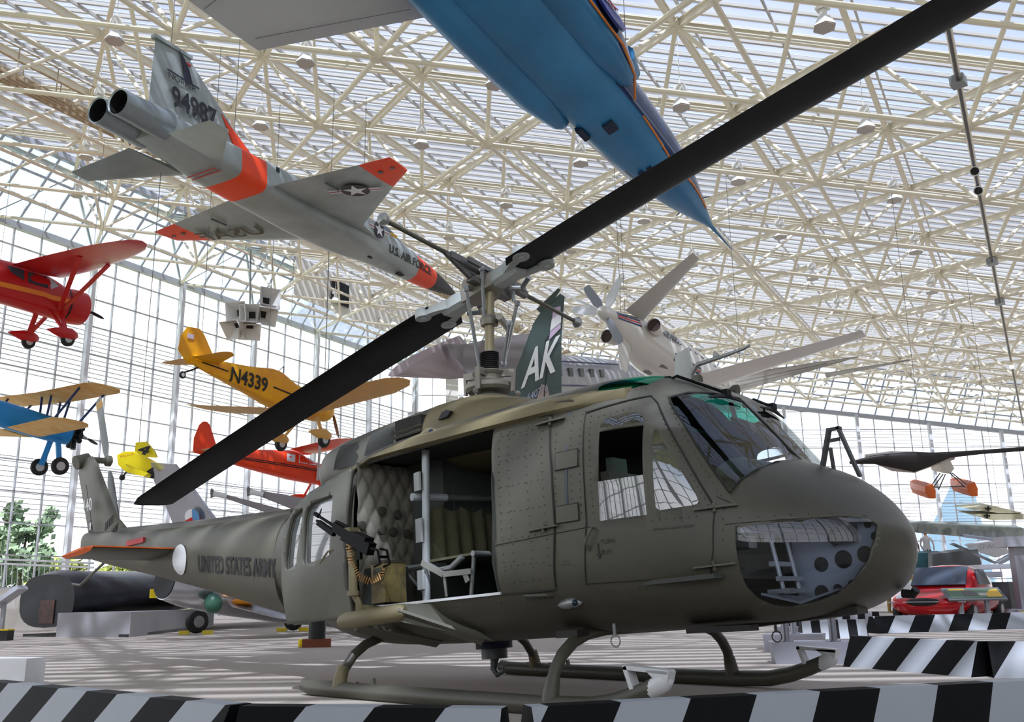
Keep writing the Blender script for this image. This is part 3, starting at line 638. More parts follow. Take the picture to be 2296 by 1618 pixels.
ab=b.build('ammunition_belt',mat('brass',(168,128,78),.35,.7),None); ab.matrix_world=HM; tag(ab,'hanging brass ammunition belt between machine gun and ammo box','ammunition belt')
b=MB(); b.cyl((-.41,-1.47,1.30),(-.41,-1.47,.88),.038,n=12); b.cyl((-.41,-1.47,1.22),(-.41,-1.47,1.18),.05,n=12); b.cyl((-.41,-1.47,.9),(-.41,-1.47,.86),.05,n=12); b.tube([(-.41,-1.47,.88),(-.38,-1.44,.80),(-.38,-1.44,.70)],.028,8); b.bar((-.38,-1.44,.76),(-.36,-1.2,.74),.06,.05); b.box((-.41,-1.48,1.36),(.07,.10,.12)); b.build('gun_mount',ODT,heli)
b=MB(); b.box((-.27,-1.20,.955),(.17,.24,.33)); b.build('ammo_box',mat('ammo_tan',(120,104,56),.6,var=.5,vs=9,c2=(58,56,40)),None,20); o=bpy.data.objects['ammo_box']; o.matrix_world=HM; tag(o,'worn yellow and olive ammunition box standing on the helicopter door sill','ammunition box')
b=MB(); b.box((-.27,-1.20,1.125),(.18,.25,.02)); b.box((-.27,-1.325,1.05),(.10,.01,.05)); b.build('lid',mat('ammo_lid',(48,46,34),.6),o)
b=MB(); b.prism([(-.62,-1.17,1.10),(-.38,-1.17,1.10),(-.38,-1.17,.78),(-.64,-1.17,.78)],(0,.30,0)); b.build('ammunition_chute',DKI,heli)
# side pod beam and armament bracket
b=MB(); b.tube([(-.60,-1.44,.66),(-.55,-1.44,.665),(.14,-1.44,.69),(.17,-1.43,.69)],[.055,.07,.07,.04],14); pod=b.build('mount_beam',ODT,heli,50,label='horizontal tube of the gun mount')
b=MB(); b.prism([(.10,-1.46,.76),(.30,-1.20,.74),(.60,-.90,.43),(.45,-.90,.42),(.14,-1.46,.62)],(0,.03,0)); b.bar((.12,-1.47,.69),(.55,-.95,.43),.10,.025,up=(0,-1,-1)); b.build('strut_bracket',ODG,heli)
b=MB(); b.bar((-.45,-1.40,.61),(-.15,-.75,.44),.14,.03,up=(0,-1,-1)); b.build('strut_bracket',ODG,heli)
# belly equipment
b=MB(); b.cyl((-.20,0,.43),(-.20,0,.36),.17,n=20); b.build('belly_ring',mat('navy_ring',(34,42,74),.5),heli)
b=MB(); b.cyl((-.20,0,.37),(-.20,0,.27),.12,n=16); b.tube([(-.20,0,.28),(-.22,.0,.18),(-.18,0,.13),(-.10,0,.16),(-.10,0,.21)],[.04,.03,.025,.02,.012],8); b.build('cargo_hook',mat('hook_grey',(92,94,96),.4,.5),heli)
b=MB(); b.bar((2.25,-.25,.41),(3.30,-.1,.47),.30,.05); b.bar((2.3,-.7,.41),(2.75,-.62,.40),.18,.04); b.bar((1.35,-.95,.44),(1.55,-.95,.44),.15,.05); b.build('belly_bracket',mat('belly_brown',(34,28,24),.6),heli)
b=MB()
for c_ in((1.85,-.98,.41),(2.45,.3,.36)):
    b.cyl(V(c_)+V((0,0,.08)),c_,.012,n=8); b.tube([V(c_)+V((.04*math.sin(a),0,-.04+.04*math.cos(a))) for a in [2*pi*k/14 for k in range(15)]],.006,6)
b.build('tie_down_ring',GM,heli)
b=MB(); b.tube([(3.50,.15,.56),(3.57,.15,.55),(3.60,.14,.58)],.03,10); b.build('landing_light',BLK,heli)
# cockpit: seats, panel, pedals, visible through the glass
CK=mat('cockpit_grey',(92,96,100),.6,var=.15)
for sg in(-1,1):
    b=MB(); b.box((1.95,sg*.55,1.08),(.42,.42,.10)); b.box((1.73,sg*.55,1.36),(.08,.40,.52)); b.box((1.71,sg*.55,1.68),(.06,.2,.12)); st_=b.build('pilot_seat',mat('seat_grey',(108,104,96),.8),heli,20)
    b=MB(); b.box((1.92,sg*.80,1.25),(.36,.03,.40)); b.build('armour_side_plate',CK,st_)
    b=MB(); b.tube([(2.45,sg*.55,.78),(2.40,sg*.55,1.15),(2.45,sg*.55,1.25)],.016,8); b.build('control_stick',BLK,heli)
    b=MB()
    for o in(-.12,.12): b.tube([(3.02,sg*.55+o,.62),(2.98,sg*.55+o,.95)],.016,8); b.box((2.97,sg*.55+o,.98),(.03,.10,.06)); b.box((3.0,sg*.55+o,.62),(.16,.07,.03))
    b.box((2.98,sg*.55,.80),(.03,.34,.03)); b.box((3.02,sg*.55,.70),(.03,.36,.03)); b.build('rudder_pedals',mat('pedal_grey',(170,174,182),.4,.3),heli)
b=MB(); b.prism([(2.62,-.62,1.16),(2.62,-.62,1.42),(2.72,-.62,1.52),(2.95,-.62,1.38),(2.92,-.62,1.16)],(0,1.24,0)); b.build('instrument_panel',DKI,heli,0)
b=MB(); rr=[]
for y,s in((-.66,.2),(-.62,.8),(-.4,1.0),(0,1.04),(.4,1.0),(.62,.8),(.66,.2)):
    rr.append([V((2.60+.02*math.sin(y*9),y,1.44)),V((2.62,y,1.44+.10*s)),V((2.74,y,1.46+.13*s)),V((2.90,y,1.45+.07*s)),V((2.96,y,1.42)),V((2.8,y,1.40))])
b.loft(rr); b.build('glare_shield_cover',mat('camouflage_cloth',(76,78,62),.9,var=.6,vs=7,c2=(40,44,38)),heli,60)
b=MB(); b.tube([(2.50,-.04,2.10),(2.55,-.10,1.95),(2.58,-.06,1.88)],.02,8); b.bar((2.53,-.12,1.93),(2.55,.2,1.91),.03,.09); b.build('overhead_mirror',BLK,heli)
# nose equipment web behind the chin windows
WEB=mat('pale_web_metal',(158,164,178),.5)
bm=bmesh.new()
bm.free()
b=MB(); b.prism([V((x,-.30,z)) for x,z in((3.06,.505),(3.22,.53),(3.36,.585),(3.47,.66),(3.54,.76),(3.58,.88),(3.58,1.0),(3.50,1.10),(3.40,1.17),(2.95,1.17),(2.95,.50))],(0,.02,0)); b.prism([V((2.93,-.99,z)) for z in(1.15,1.0)]+[V((3.06,-.32,z)) for z in(1.0,1.15)],(.02,.01,0)); b.prism([V(p) for p in((2.95,-.86,.60),(3.10,-.62,.53),(3.3,-.45,.60),(3.3,-.31,.60),(3.06,-.31,.56))],(0,0,.015)); web=b.build('nose_web',WEB,heli,0,label='pale perforated bulkhead behind the chin window')
for x,z,r in((3.147,.786,.05),(3.307,.805,.06),(3.46,.822,.055),(3.547,.93,.03),(3.552,.832,.022),(3.51,1.015,.026),(3.12,.60,.05),(3.236,.615,.032),(3.34,.633,.032),(3.435,.68,.027)):
    b=MB(); b.cyl((x,-.306,z),(x,-.303,z),r,n=20); b.build('lightening_hole',BLK,web,label='round dark hole')
b=MB(); b.box((3.37,-.36,.965),(.15,.07,.10)); b.tube([(3.28,-.33,.90),(3.24,-.34,.95),(3.27,-.34,1.0),(3.34,-.35,1.01)],.012,8); b.build('avionics_box',mat('box_olive',(70,66,68),.5),heli)
b=MB(); b.box((2.93,.2,.74),(.03,.9,.6)); b.build('nose_bulkhead',CK,heli,0)
# cutter, pitot and roof fittings
b=MB()
for y in(-.0,): 
    b.bar((3.13,0,1.46),(3.235,0,1.76),.02,.06,up=(0,1,0)); b.bar((3.40,0,1.38),(3.30,0,1.76),.02,.05,up=(0,1,0)); b.bar((3.22,0,1.75),(3.32,0,1.75),.02,.05,up=(0,1,0)); b.bar((3.22,0,1.67),(3.30,0,1.67),.02,.025,up=(0,0,1)); b.bar((3.22,0,1.62),(3.22,0,1.44),.02,.03,up=(0,1,0))
b.build('wire_cutter',mat('cutter_grey',(48,50,52),.5),heli,0)
b=MB(); wing(b,[((2.20,0,2.32),(1.98,0,2.32),.02,(0,1,0)),((2.17,0,2.66),(2.03,0,2.62),.015,(0,1,0))]); b.build('blade_antenna',GM,heli)
b=MB(); b.tube([(2.16,-.02,2.32),(2.17,-.02,2.42),(2.24,-.02,2.485),(2.5,-.02,2.50),(2.66,-.02,2.515),(2.72,-.02,2.53)],[.02,.02,.02,.016,.014,.010],10); b.prism([(2.38,-.02,2.50),(2.46,-.02,2.50),(2.40,-.02,2.57)],(0,.01,0)); b.build('pitot_tube',GM,heli)
for y,x,zz in((-.1,2.20,2.33),(.25,2.34,2.27)):
    b=MB(); b.tube([(x,y,zz),(x+.06,y,zz+.005),(x+.09,y,zz)],[.02,.045,.045],10); b.build('roof_vent',OD,heli)
# ---------------------------------------------------------------- skids and rotor (world coordinates turned into the helicopter's frame)
def hw(p): return HMI@V(p)
for sg in(-1,1):
    b=MB(); P_=[(-1.24,.085),(-1.13,.065),(-.75,.062),(.5,.062),(1.55,.066),(1.9,.08),(2.1,.12),(2.28,.18),(2.44,.245)]
    b.tube([hw((x,sg*1.3,z)) for x,z in P_],[.06,.067,.068,.068,.068,.067,.064,.06,.056],16); sk=b.build('skid',OD,heli,60)
    b=MB(); b.rev([(-.08,.056),(.0,.062),(.05,.058),(.085,.035),(.095,.01)],hw((2.44,sg*1.3,.245)),hw((2.6,sg*1.3,.32))-hw((2.44,sg*1.3,.245)),16)
    b.bar(hw((2.19,sg*1.3,.345)),hw((2.53,sg*1.3,.325)),.09,.028); b.bar(hw((2.20,sg*1.3,.35)),hw((2.255,sg*1.3,.20)),.09,.03); b.prism([hw(q) for q in((2.36,sg*1.3-.045,.335),(2.54,sg*1.3-.045,.33),(2.52,sg*1.3-.045,.26),(2.44,sg*1.3-.045,.27))],(0,.09,0)); b.build('ski_cap',WH,sk,label='white front cap')
    b=MB()
    for x in(-.85,-.55,1.45,1.65): b.box(hw((x,sg*1.3,.125)),(.05,.03,.02))
    b.bar(hw((-.32,sg*1.3,.12)),hw((-.33,sg*1.3,.17)),.03,.03); b.build('skid_shoe',ODG,sk)
for x,r in((-.76,.042),(1.54,.045)):
    b=MB(); pts=[(-1.3,.10),(-1.285,.17),(-1.24,.27),(-1.15,.37),(-1.02,.45),(-.85,.50),(-.6,.525),(.6,.525),(.85,.50),(1.02,.45),(1.15,.37),(1.24,.27),(1.285,.17),(1.3,.10)]
    dz=.03 if x>0 else -.03
    b.tube([hw((x+(.06 if x>0 else .10)*min(1,(z-.1)/.4)*0+0,y,z+dz*(z>.2))) for y,z in pts],[r*1.25]+[r]*12+[r*1.25],12); ct=b.build('cross_tube',OD,heli,60)
    b=MB()
    for sg in(-1,1): b.tube([hw((x,sg*1.3,.06)),hw((x,sg*1.292,.15)),hw((x,sg*1.26,.25))],[.07,.06,.05],12)
    b.build('skid_saddle',ODT if x<0 else OD,ct)
# rotor mast; hub centre at world (-.17,0,3.85)
HC=V((-.17,0,3.85)); HQ=V((-.27,.0,3.83)); MBs=HM@V((-.085,0,2.62)); ax=(HC-MBs).normalized()
def R0(t,y=0,x=0): return MBs+ax*t+V((x,y,0))
b=MB(); b.tube([hw(R0(0)),hw(HC+ax*.12)],.05,14); mast=b.build('rotor_mast',mat('mast_tan',(150,140,112),.4,.3,var=.2,vs=12),heli)
b=MB()
for k in range(9): b.rev([(0,.085),(.009,.098),(.018,.085)],hw(R0(.37+k*.019)),ax,20)
b.build('rubber_boot',BLK,heli)
SWM=mat('swashplate_metal',(140,134,124),.45,.4,var=.2,vs=10)
b=MB(); b.rev([(0,.16),(.04,.19),(.07,.18),(.08,.12)],hw(R0(.02)),ax,24); b.rev([(0,.10),(.14,.07)],hw(R0(.06)),ax,20); b.rev([(0,.21),(.03,.235),(.07,.235),(.10,.19)],hw(R0(.14)),ax,28); b.rev([(0,.13),(.06,.14),(.07,.09)],hw(R0(.24)),ax,20); b.build('swashplate',SWM,heli)
b=MB()
for a in(.3,1.9,3.5,5.0):
    d=V((math.cos(a),math.sin(a),0)); b.bar(hw(R0(.32)+d*.05),hw(R0(.31)+d*.27),.05,.07); b.bar(hw(R0(.34)+d*.26),hw(R0(.13)+d*.25),.025,.05,up=(d.y,-d.x,0)); b.bar(hw(R0(.10)+d*.30),hw(R0(-.06)+d*.28),.02,.03); b.sph(hw(R0(.10)+d*.30),.03,8)
b.rev([(0,.15),(.03,.17),(.05,.13)],hw(R0(.30)),ax,20)
b.build('scissor_arm',SWM,heli)
# pitch links and mixing arms
b=MB()
for p,q in(((1045,648,9.2),(1078,838,9.3)),((1160,680,9.2),(1130,812,9.4)),((1080,602,9.35),(1086,712,9.4)),((1142,725,9.0),(1128,815,9.2))):
    P_,Q_=hw(at(*p)),hw(at(*q)); b.cyl(P_,Q_,.018,n=10); b.sph(P_,.032,8); b.sph(Q_,.032,8)
b.build('pitch_link',mat('link_silver',(165,170,174),.3,.7),heli)
b=MB(); b.rev([(0,.085),(.06,.095),(.10,.07)],hw(HC-ax*.42),ax,16); b.cyl(hw(HC-ax*.38+V((.20,-.08,0))),hw(HC-ax*.38+V((-.02,.30,0))),.035,n=10); b.build('mast_collar',SWM,heli)
# teetering hub: blades along the fuselage; near blade up
rd=V((1,-.045,.211)).normalized(); rs=V((rd.y,-rd.x,0)).normalized(); ru=rs.cross(rd); ru=ru if ru.z>0 else -ru
def HB(t,s=0,u=0): return hw(HQ+rd*t+rs*s+ru*u)
b=MB(); b.loft([[HB(t,a*w,c*h) for a,c in((-1,-1),(1,-1),(1,1),(-1,1))] for t,w,h in((-.32,.06,.05),(-.15,.12,.08),(0,.16,.10),(.15,.12,.08),(.32,.06,.05))]); b.cyl(HB(0,-.24,0),HB(0,.24,0),.055,n=12); b.build('rotor_yoke',SWM,heli)
for sg,nm in((1,'near'),(-1,'far')):
    m_=LG; b=MB()
    b.loft([[HB(sg*t,a*w,c*h) for a,c in((-1,-.6),(-.6,-1),(.6,-1),(1,-.6),(1,.6),(.6,1),(-.6,1),(-1,.6))] for t,w,h in((.18,.07,.06),(.24,.11,.085),(.36,.12,.09),(.48,.11,.08),(.54,.09,.06))],m=0)
    for s_ in(-1,1):
        b.loft([[HB(sg*t,s_*o+a*w,c*h) for a,c in((-1,-1),(1,-1),(1,1),(-1,1))] for t,o,w,h in((.42,.09,.035,.05),(.56,.14,.04,.04),(.68,.17,.05,.035))]); b.cyl(HB(sg*.72,s_*.18,-.045),HB(sg*.72,s_*.18,.045),.085,n=20)
        b.cyl(HB(sg*.72,s_*.18,-.06),HB(sg*.72,s_*.18,.06),.03,n=10)
    gr=b.build('blade_grip',m_,heli,30)
    b=MB(); b.tube([HB(sg*.22,-.16,-.05),HB(sg*.30,-.26,-.06),HB(sg*.45,-.22,-.02)],.028,8); b.cyl(HB(sg*.15,-.28,-.14),HB(sg*.20,-.25,.12),.02,n=8); b.build('pitch_horn',GM,gr)
    b=MB(); droop=(lambda t:-.0035*t*t) if sg>0 else (lambda t:-.0025*t*t+0)
    secs=[]
    le=-1 if sg>0 else 1
    for t,ch,th in((.50,.12,.06),(.62,.255,.075),(1.25,.265,.075),(2,.265,.07),(3.5,.265,.068),(5,.265,.066),(6.5,.265,.062),(7.05,.265,.06),(7.06,.265,.055),(7.32,.20,.04)):
        tw=math.radians(9-1.2*t)*sg*(-1)
        o=droop(t); e=.04
        L_=HQ+rd*(sg*t)+rs*(-le*(ch-e))*-1+ru*o; T_=HQ+rd*(sg*(t if t<7.2 else t-.2))-rs*(-le*(ch+e))*-1+ru*o
        dz=math.sin(math.radians(7))*ch
        secs.append((hw(L_+ru*dz),hw(T_-ru*dz),th,ru))
    b=MB(); wing(b,secs); bl=b.build('rotor_blade',BLADE,heli,30)
# stabilizer bar across the mast
s1,s2=V((-.243,-1.352*-1*-1,4.173)),V((-.115,1.366,3.745))
s1=V((-.243,-1.352,4.173)); cc=(s1+s2)/2
b=MB(); b.cyl(hw(s1.lerp(s2,.01)),hw(s1.lerp(s2,.31)),.022,n=10); sb=b.build('stabilizer_bar',mat('dark_bar',(88,86,74),.45,.3),heli); b=MB(); b.cyl(hw(s1.lerp(s2,.67)),hw(s1.lerp(s2,.99)),.022,n=10); b.build('bar_rod',MATS['dark_bar'],sb)
b=MB()
for p,q in((s1,s2),(s2,s1)):
    d=(q-p).normalized(); b.rev([(-.05,.02),(-.04,.05),(-.01,.065),(.02,.05),(.05,.03)],hw(p),d,16)
b.build('bar_weight',GM,sb)
b=MB(); b.bar(hw(s1.lerp(s2,.30)),hw(s1.lerp(s2,.70)),.06,.07); dd=(s2-s1).normalized().cross(V((0,0,1)))
for s_ in(-1,1): b.bar(hw(s1.lerp(s2,.36)+dd*.09*s_),hw(s1.lerp(s2,.66)+dd*.09*s_),.03,.05)
b.box(hw(s1.lerp(s2,.5)-V((0,0,.05))),(.22,.22,.10)); b.cyl(hw(s1.lerp(s2,.5)-V((0,0,.18))),hw(s1.lerp(s2,.5)+V((0,0,.05))),.07,n=12); b.bar(hw(s1.lerp(s2,.28)),hw(s1.lerp(s2,.42)-V((0,0,.14))),.04,.04); b.bar(hw(s1.lerp(s2,.4)-V((0,0,.14))),hw(s1.lerp(s2,.6)-V((0,0,.14))),.10,.05); b.build('bar_centre_frame',mat('hub_grey',(112,110,106),.4,.5,var=.2),sb)
# ---------------------------------------------------------------- hanging aircraft
def loftm(mb,rings,segm,c0=True,c1=True):
    for k in range(len(rings)-1): mb.loft([rings[k],rings[k+1]],c0 and k==0,c1 and k==len(rings)-2,m=segm(k))
def cable(root_pt,name='hanging_cable',par=None,lift=None):
    z=15.9
    b=MB(); p=V(root_pt); b.cyl(p,V((p.x,p.y,z)),.012,n=5); return b
def wtext(obj,s,h,o,u,v,m,name='lettering',**k): return text(s,h,o,u,v,m,obj,name,**k)
def star_mark(par,o,u,v,r,bars=True):
    o=V(o);u=V(u).normalized();v=V(v).normalized();n=u.cross(v)*.012
    b=MB(); b.add([o+n+u*r*math.cos(2*pi*k/20)+v*r*math.sin(2*pi*k/20) for k in range(20)],[tuple(range(20))]); b.build('roundel_disc',mat('insignia_dark',(48,34,40),.5),par,0)
    b=MB()
    P=[o+n*1.6+(u*math.sin(a)+v*math.cos(a))*(r*.92 if k%2==0 else r*.37) for k in range(10) for a in [k*pi/5]]
    b.add(P+[o+n*1.6],[(k,(k+1)%10,10) for k in range(10)])
    if bars:
        for s in(-1,1): b.add([o+n*1.5+u*s*a+v*c for a,c in((r*1.02,-.22*r),(r*1.85,-.22*r),(r*1.85,.28*r),(r*.98,.28*r))],[(0,1,2,3)])
    b.build('roundel_star',WH,par,0)
    if bars:
        b=MB()
        for s in(-1,1): b.add([o+n*2+u*s*a+v*c for a,c in((r*1.02,-.03*r),(r*1.85,-.03*r),(r*1.85,.08*r),(r*1.0,.08*r))],[(0,1,2,3)])
        b.build('roundel_bar',mat('insignia_red',(170,60,50),.5),par,0)
GJ=mat('jet_silver_grey',(178,186,184),.4,.25,var=.2,vs=.9,c2=(146,153,149)); ORG=mat('fluorescent_orange',(255,72,14),.45,var=.08,vs=.6)
RED=mat('signal_red',(196,24,30),.35); BKM=mat('black_marking_gloss',(22,22,26),.45); DKM=mat('dark_interior',(12,12,12),.7)
# --- trainer fighter, grey and orange
f5=thing('jet_fighter','silver grey and orange twin-engined jet fighter numbered 94987 hanging nose down the hall','jet fighter',(-15.930,15.285,11.346),(1.8173,.0263,-.0495))
T=[(x if x<-5 else -5.2+(x+5.2)*1.10,zc,w,hu,hd,e) for x,zc,w,hu,hd,e in [(-13.3,.12,.60,.30,.30,2.4),(-12.4,.12,.64,.36,.36,2.8),(-11.4,.05,.68,.42,.38,4),(-10.2,0,.66,.48,.42,5),(-9.4,-.02,.66,.54,.45,5),(-7.6,-.05,.70,.6,.5,5),(-6.2,-.06,.72,.62,.5,4.5),(-5.2,-.08,.62,.66,.5,3.2),(-4.6,-.08,.52,.68,.50,2.6),(-3.9,-.1,.48,.64,.50,2.3),(-2.9,-.13,.43,.48,.46,2.1),(-1.75,-.2,.35,.34,.37,2),(-.9,-.26,.22,.22,.23,2),(-.2,-.32,.07,.07,.07,2),(0,-.33,.01,.01,.01,2)]]
rg=fus(T,32,.1); b=MB(); loftm(b,rg,lambda k:1 if (-11.0<rg[k][0].x<-10.05 or -2.62<rg[k][0].x<-1.42) else (2 if rg[k][0].x>=-1.43 else 0)); b.build('fuselage',[GJ,ORG,mat('nose_black',(42,40,40),.5)],f5,40)
for s,nm in((-1,'s'),(1,'p')):
    b=MB(); b.rev([(0,.30),(.45,.31),(1.3,.36)],(-14.25,s*.31+.02,.16),(1,0,0),22,cap=False); b.rev([(0,.30),(.02,.27),(.5,.25)],(-14.25,s*.31+.02,.16),(1,0,0),22,cap=False); nz=b.build('exhaust_nozzle',mat('nozzle_metal',(150,158,160),.35,.6,var=.15,vs=4),f5)
    b=MB(); b.add(b.ring((-13.9,s*.31+.02,.16),(1,0,0),.262,20),[tuple(range(20))]); b.rev([(.02,.262),(.35,.255)],(-14.25,s*.31+.02,.16),(1,0,0),20,cap=False); b.build('nozzle_interior',DKM,nz)
def tri_wing(root,secs,orange_from,name,parent,mats=(GJ,ORG)):
    b=MB()
    for k in range(len(secs)-1): b.loft([foil(*secs[k]),foil(*secs[k+1])],k==0,k==len(secs)-2,m=1 if k>=orange_from else 0)
    return b.build(name,list(mats),parent,30)
for s in(-1,1):
    w=tri_wing(f5,[((-4.6,s*.5,-.2),(-9.75,s*.5,-.2),.12,(0,0,1)),((-6.35,s*.95,-.19),(-9.72,s*.95,-.19),.16,(0,0,1)),((-7.95,s*3.05,-.19),(-9.48,s*3.05,-.2),.09,(0,0,1)),((-8.52,s*3.85,-.19),(-9.38,s*3.9,-.19),.05,(0,0,1))],2,'wing',f5)
    if s==1: wtext(w,'USAF',.62,(-7.65,1.35,-.30),(-.35,1,0),(-1,-.2,0),mat('faded_marking',(92,84,66),.6),sx=.95,bold=.012)
    else: star_mark(w,(-8.5,-2.25,-.28),(.5,-1,0),(-1,-.35,0),.36)
    b=MB(); b.box((-9.0,s*1.9,-.28),(.55,.05,.04)); b.box((-8.9,s*3.3,-.24),(.10,.10,.02)); b.box((-8.9,s*3.65,-.22),(.08,.10,.02)); b.build('wing_fitting',mat('fitting_grey',(96,104,108),.5),w)
    b=MB(); wing(b,[((-11.45,s*.55,-.22),(-13.15,s*.6,-.20),.10,(0,0,1)),((-12.92,s*2.15,-.50),(-13.44,s*2.12,-.48),.04,(0,0,1))]); b.build('tailplane',GJ,f5,30)
b=MB(); wing(b,[((-9.4,0,.44),(-13.2,0,.36),.22,(0,1,0)),((-12.02,-.05,2.40),(-13.05,-.05,2.44),.10,(0,1,0))]); b.box((-12.55,-.05,2.44),(1.15,.14,.09)); fn=b.build('fin',GJ,f5,30)
b=MB(); b.prism([(-9.7,-.115,.50),(-10.42,-.12,.50),(-10.95,-.085,1.35),(-10.9,-.08,1.35)],(0,-.004,0)); b.prism([(-9.55,-.11,.5),(-10.42,-.125,.5),(-10.98,-.09,1.42)],(0,.23,0)); b.build('fin_leading_edge',ORG,fn,0)
wtext(fn,'94987',.52,(-12.62,-.14,.90),(1,0,0),(-.05,0,1),BKM,sx=.80,bold=.02)
wtext(fn,'NORAIR',.16,(-12.74,-.135,1.55),(1,0,0),(-.05,0,1),BKM,sx=1.05)
LS=V((-.44,-.01,.20)); b=MB(); b.prism([V((-12.32+(q[0]+12.32)*.75,q[1],q[2]))+LS for q in[(-12.32,-.12,1.56),(-11.0,-.12,1.53),(-11.0,-.12,1.50),(-12.32,-.12,1.52)]],(0,-.006,0)); b.prism([V((-12.32+(q[0]+12.32)*.75,q[1],q[2]))+LS for q in[(-11.62,-.118,1.54),(-11.28,-.118,1.54),(-11.42,-.115,1.85),(-11.62,-.11,2.08),(-11.86,-.105,2.26),(-11.68,-.11,1.9)]],(0,-.006,0)); b.build('sail_logo',mat('logo_navy',(24,26,52),.5),fn,0)
b=MB(); b.box((-12.12,-.12,2.2),(.20,.01,.06)); b.build('red_light_mark',RED,fn,0)
def f5s(a,c):
    x=-4.42+a*1.12; q=pchip(T,x); z=-.30+c; r=max(-1,min(1,(z-q[0])/(q[2] if z>q[0] else q[3]))); return V((x,-q[1]*(1-abs(r)**q[4])**(1/q[4])-.015,z))
text('U.S. AIR FORCE',.27,None,None,None,BKM,f5,fn=f5s,sx=.92,bold=.008)
star_mark(f5,(-5.15,-.66,.12),(1,0,0),(0,0,1),.26)
b=MB()
for k in range(2): b.bar((-11.55+.16*k,-.45,-.36),(-11.55+.16*k,.45,-.36),.035,.01)
b.build('red_warning_line',RED,f5,0)
b=MB(); b.box((-4.15,-.52,.30),(.34,.02,.10)); b.build('yellow_data_mark',mat('data_yellow',(226,170,40),.5),f5,0)
b=MB(); b.box((-10.0+.4,-.665,.30),(.12,.01,.12)); b.box((-3.3,-.12,-.63),(.30,.16,.02)); b.box((-5.0,-.2,-.59),(.18,.07,.02)); b.build('hatch_opening',DKM,f5,0)
b=MB(); b.rev([(0,.02),(.4,.22),(1.6,.30),(2.6,.1)],(-5.6,0,.55),(1,0,-.03),16); b.build('canopy',mat('canopy_dark',(60,70,80),.1),f5)
# --- blue and grey research jet
f4=thing('research_jet','glossy blue needle-nosed research jet with grey wing hanging above the helicopter','jet aircraft',(-3.445,10.827,8.643),(1.699,-.1438,-.3357))
BLU=mat('blue_belly_paint',(46,132,184),.3,var=.22,vs=.7,c2=(30,104,152)); NVY=mat('navy_gloss_paint',(22,58,108),.12,var=.2,vs=3)
T=[(-14.5,0,.62,.62,.6,2.2),(-11,0,.72,.72,.66,2.3),(-8,.0,.74,.78,.66,2.3),(-6.0,.02,.72,.80,.66,2.2),(-4.6,.04,.68,.72,.64,2.2),(-3.2,.05,.62,.56,.58,2.1),(-2.0,.03,.48,.42,.46,2),(-1.0,.01,.28,.25,.27,2),(-.35,0,.13,.12,.13,2),(0,0,.055,.055,.055,2)]
rg=fus(T,40,.15); 
b=MB()
for k in range(len(rg)-1):
    A_,B_=rg[k],rg[k+1]
    for i in range(40):
        j=(i+1)%40; zz=(A_[i].z+A_[j].z)/2; lim=-.42 if A_[0].x<-3 else -.42*max(.1,-A_[0].x/3)
        b.add([A_[i],A_[j],B_[j],B_[i]],[(0,1,2,3)],1 if zz>lim else 0)
b.build('fuselage',[BLU,NVY],f4,50)
b=MB(); b.tube([(-.02,0,0),(.35,0,0),(1.28,0,0)],[.055,.03,.008],10); b.build('pitot_boom',BLU,f4)
def f4s(x,z,o=.01):
    q=pchip(T,x); r=min(.99,abs((z-q[0])/(q[2] if z>q[0] else q[3]))); return V((x,-q[1]*(1-r**q[4])**(1/q[4])-o,z))
b=MB(); b.tube([f4s(-.8+.25*-k,-.42*min(1,(.8+.25*k)/3)+.0) for k in range(16)],.02,6); b.tube([(-5.0,-.58,-.40),(-5.5,-.84,-.40),(-6.2,-1.0,-.40),(-9,-1.06,-.40),(-13,-.92,-.36)],.022,6); b.build('orange_cheat_line',mat('orange_line',(230,130,40),.4),f4)
for s in(-1,1):
    b=MB(); rr=[]
    for x,w,h,zc in((-5.35,.16,.46,.05),(-5.5,.24,.54,.05),(-6.3,.40,.60,.05),(-8,.45,.62,.05),(-11,.42,.60,.05),(-14,.3,.5,.05)):
        ring=[]
        for k in range(20):
            a=2*pi*k/20; c_,s_=math.cos(a),math.sin(a); ring.append(V((x+.25*(c_ if x>-6 else 0)*-1*0,s*(.68+w*math.copysign(abs(c_)**.8,c_)),zc+h*math.copysign(abs(s_)**.85,s_))))
        rr.append(ring)
    for k in range(len(rr)-1):
        for i in range(20):
            j=(i+1)%20; zz=(rr[k][i].z+rr[k][j].z)/2; b.add([rr[k][i],rr[k][j],rr[k+1][j],rr[k+1][i]],[(0,1,2,3)],1 if zz>-.38 and s<0 or zz>.3 else 0)
    b.add(rr[0],[tuple(range(20))],2); it=b.build('air_intake',[BLU,NVY,DKM],f4,50)
    b=MB(); b.rev([(0,.26),(.5,.12),(.62,.02)],(-5.55,s*.74,.05),(1,0,0),14); b.build('intake_cone',BLU,it)
    b=MB(); wing(b,[((-8.45,s*.9,.0),(-12.4,s*.9,.0),.13,(0,0,1)),((-10.1,s*3.24,-.28),(-11.75,s*3.25,-.36),.06,(0,0,1))]); wg=b.build('wing',mat('matt_light_grey',(196,196,198),.6,var=.05,vs=2),f4,30)
    b=MB(); b.tube([(-8.95,s*1.2,-.10),(-10.3,s*3.1,-.31)],.004,4); b.tube([(-10.9,s*1.0,-.08),(-11.15,s*3.2,-.36)],.004,4); b.build('panel_line',SEAM,wg)
b=MB(); b.add([V((-6.75+.50*math.cos(2*pi*k/24),-1.135,-.02+.40*math.sin(2*pi*k/24))) for k in range(24)],[tuple(range(24))]); b.prism([V((-6.75+.52*math.cos(2*pi*k/24),-1.10,-.04+.42*math.sin(2*pi*k/24))) for k in range(24)],(0,-.045,0)); lg=b.build('round_logo',mat('logo_blue',(26,40,120),.35),f4,0,label='round dark blue agency logo')
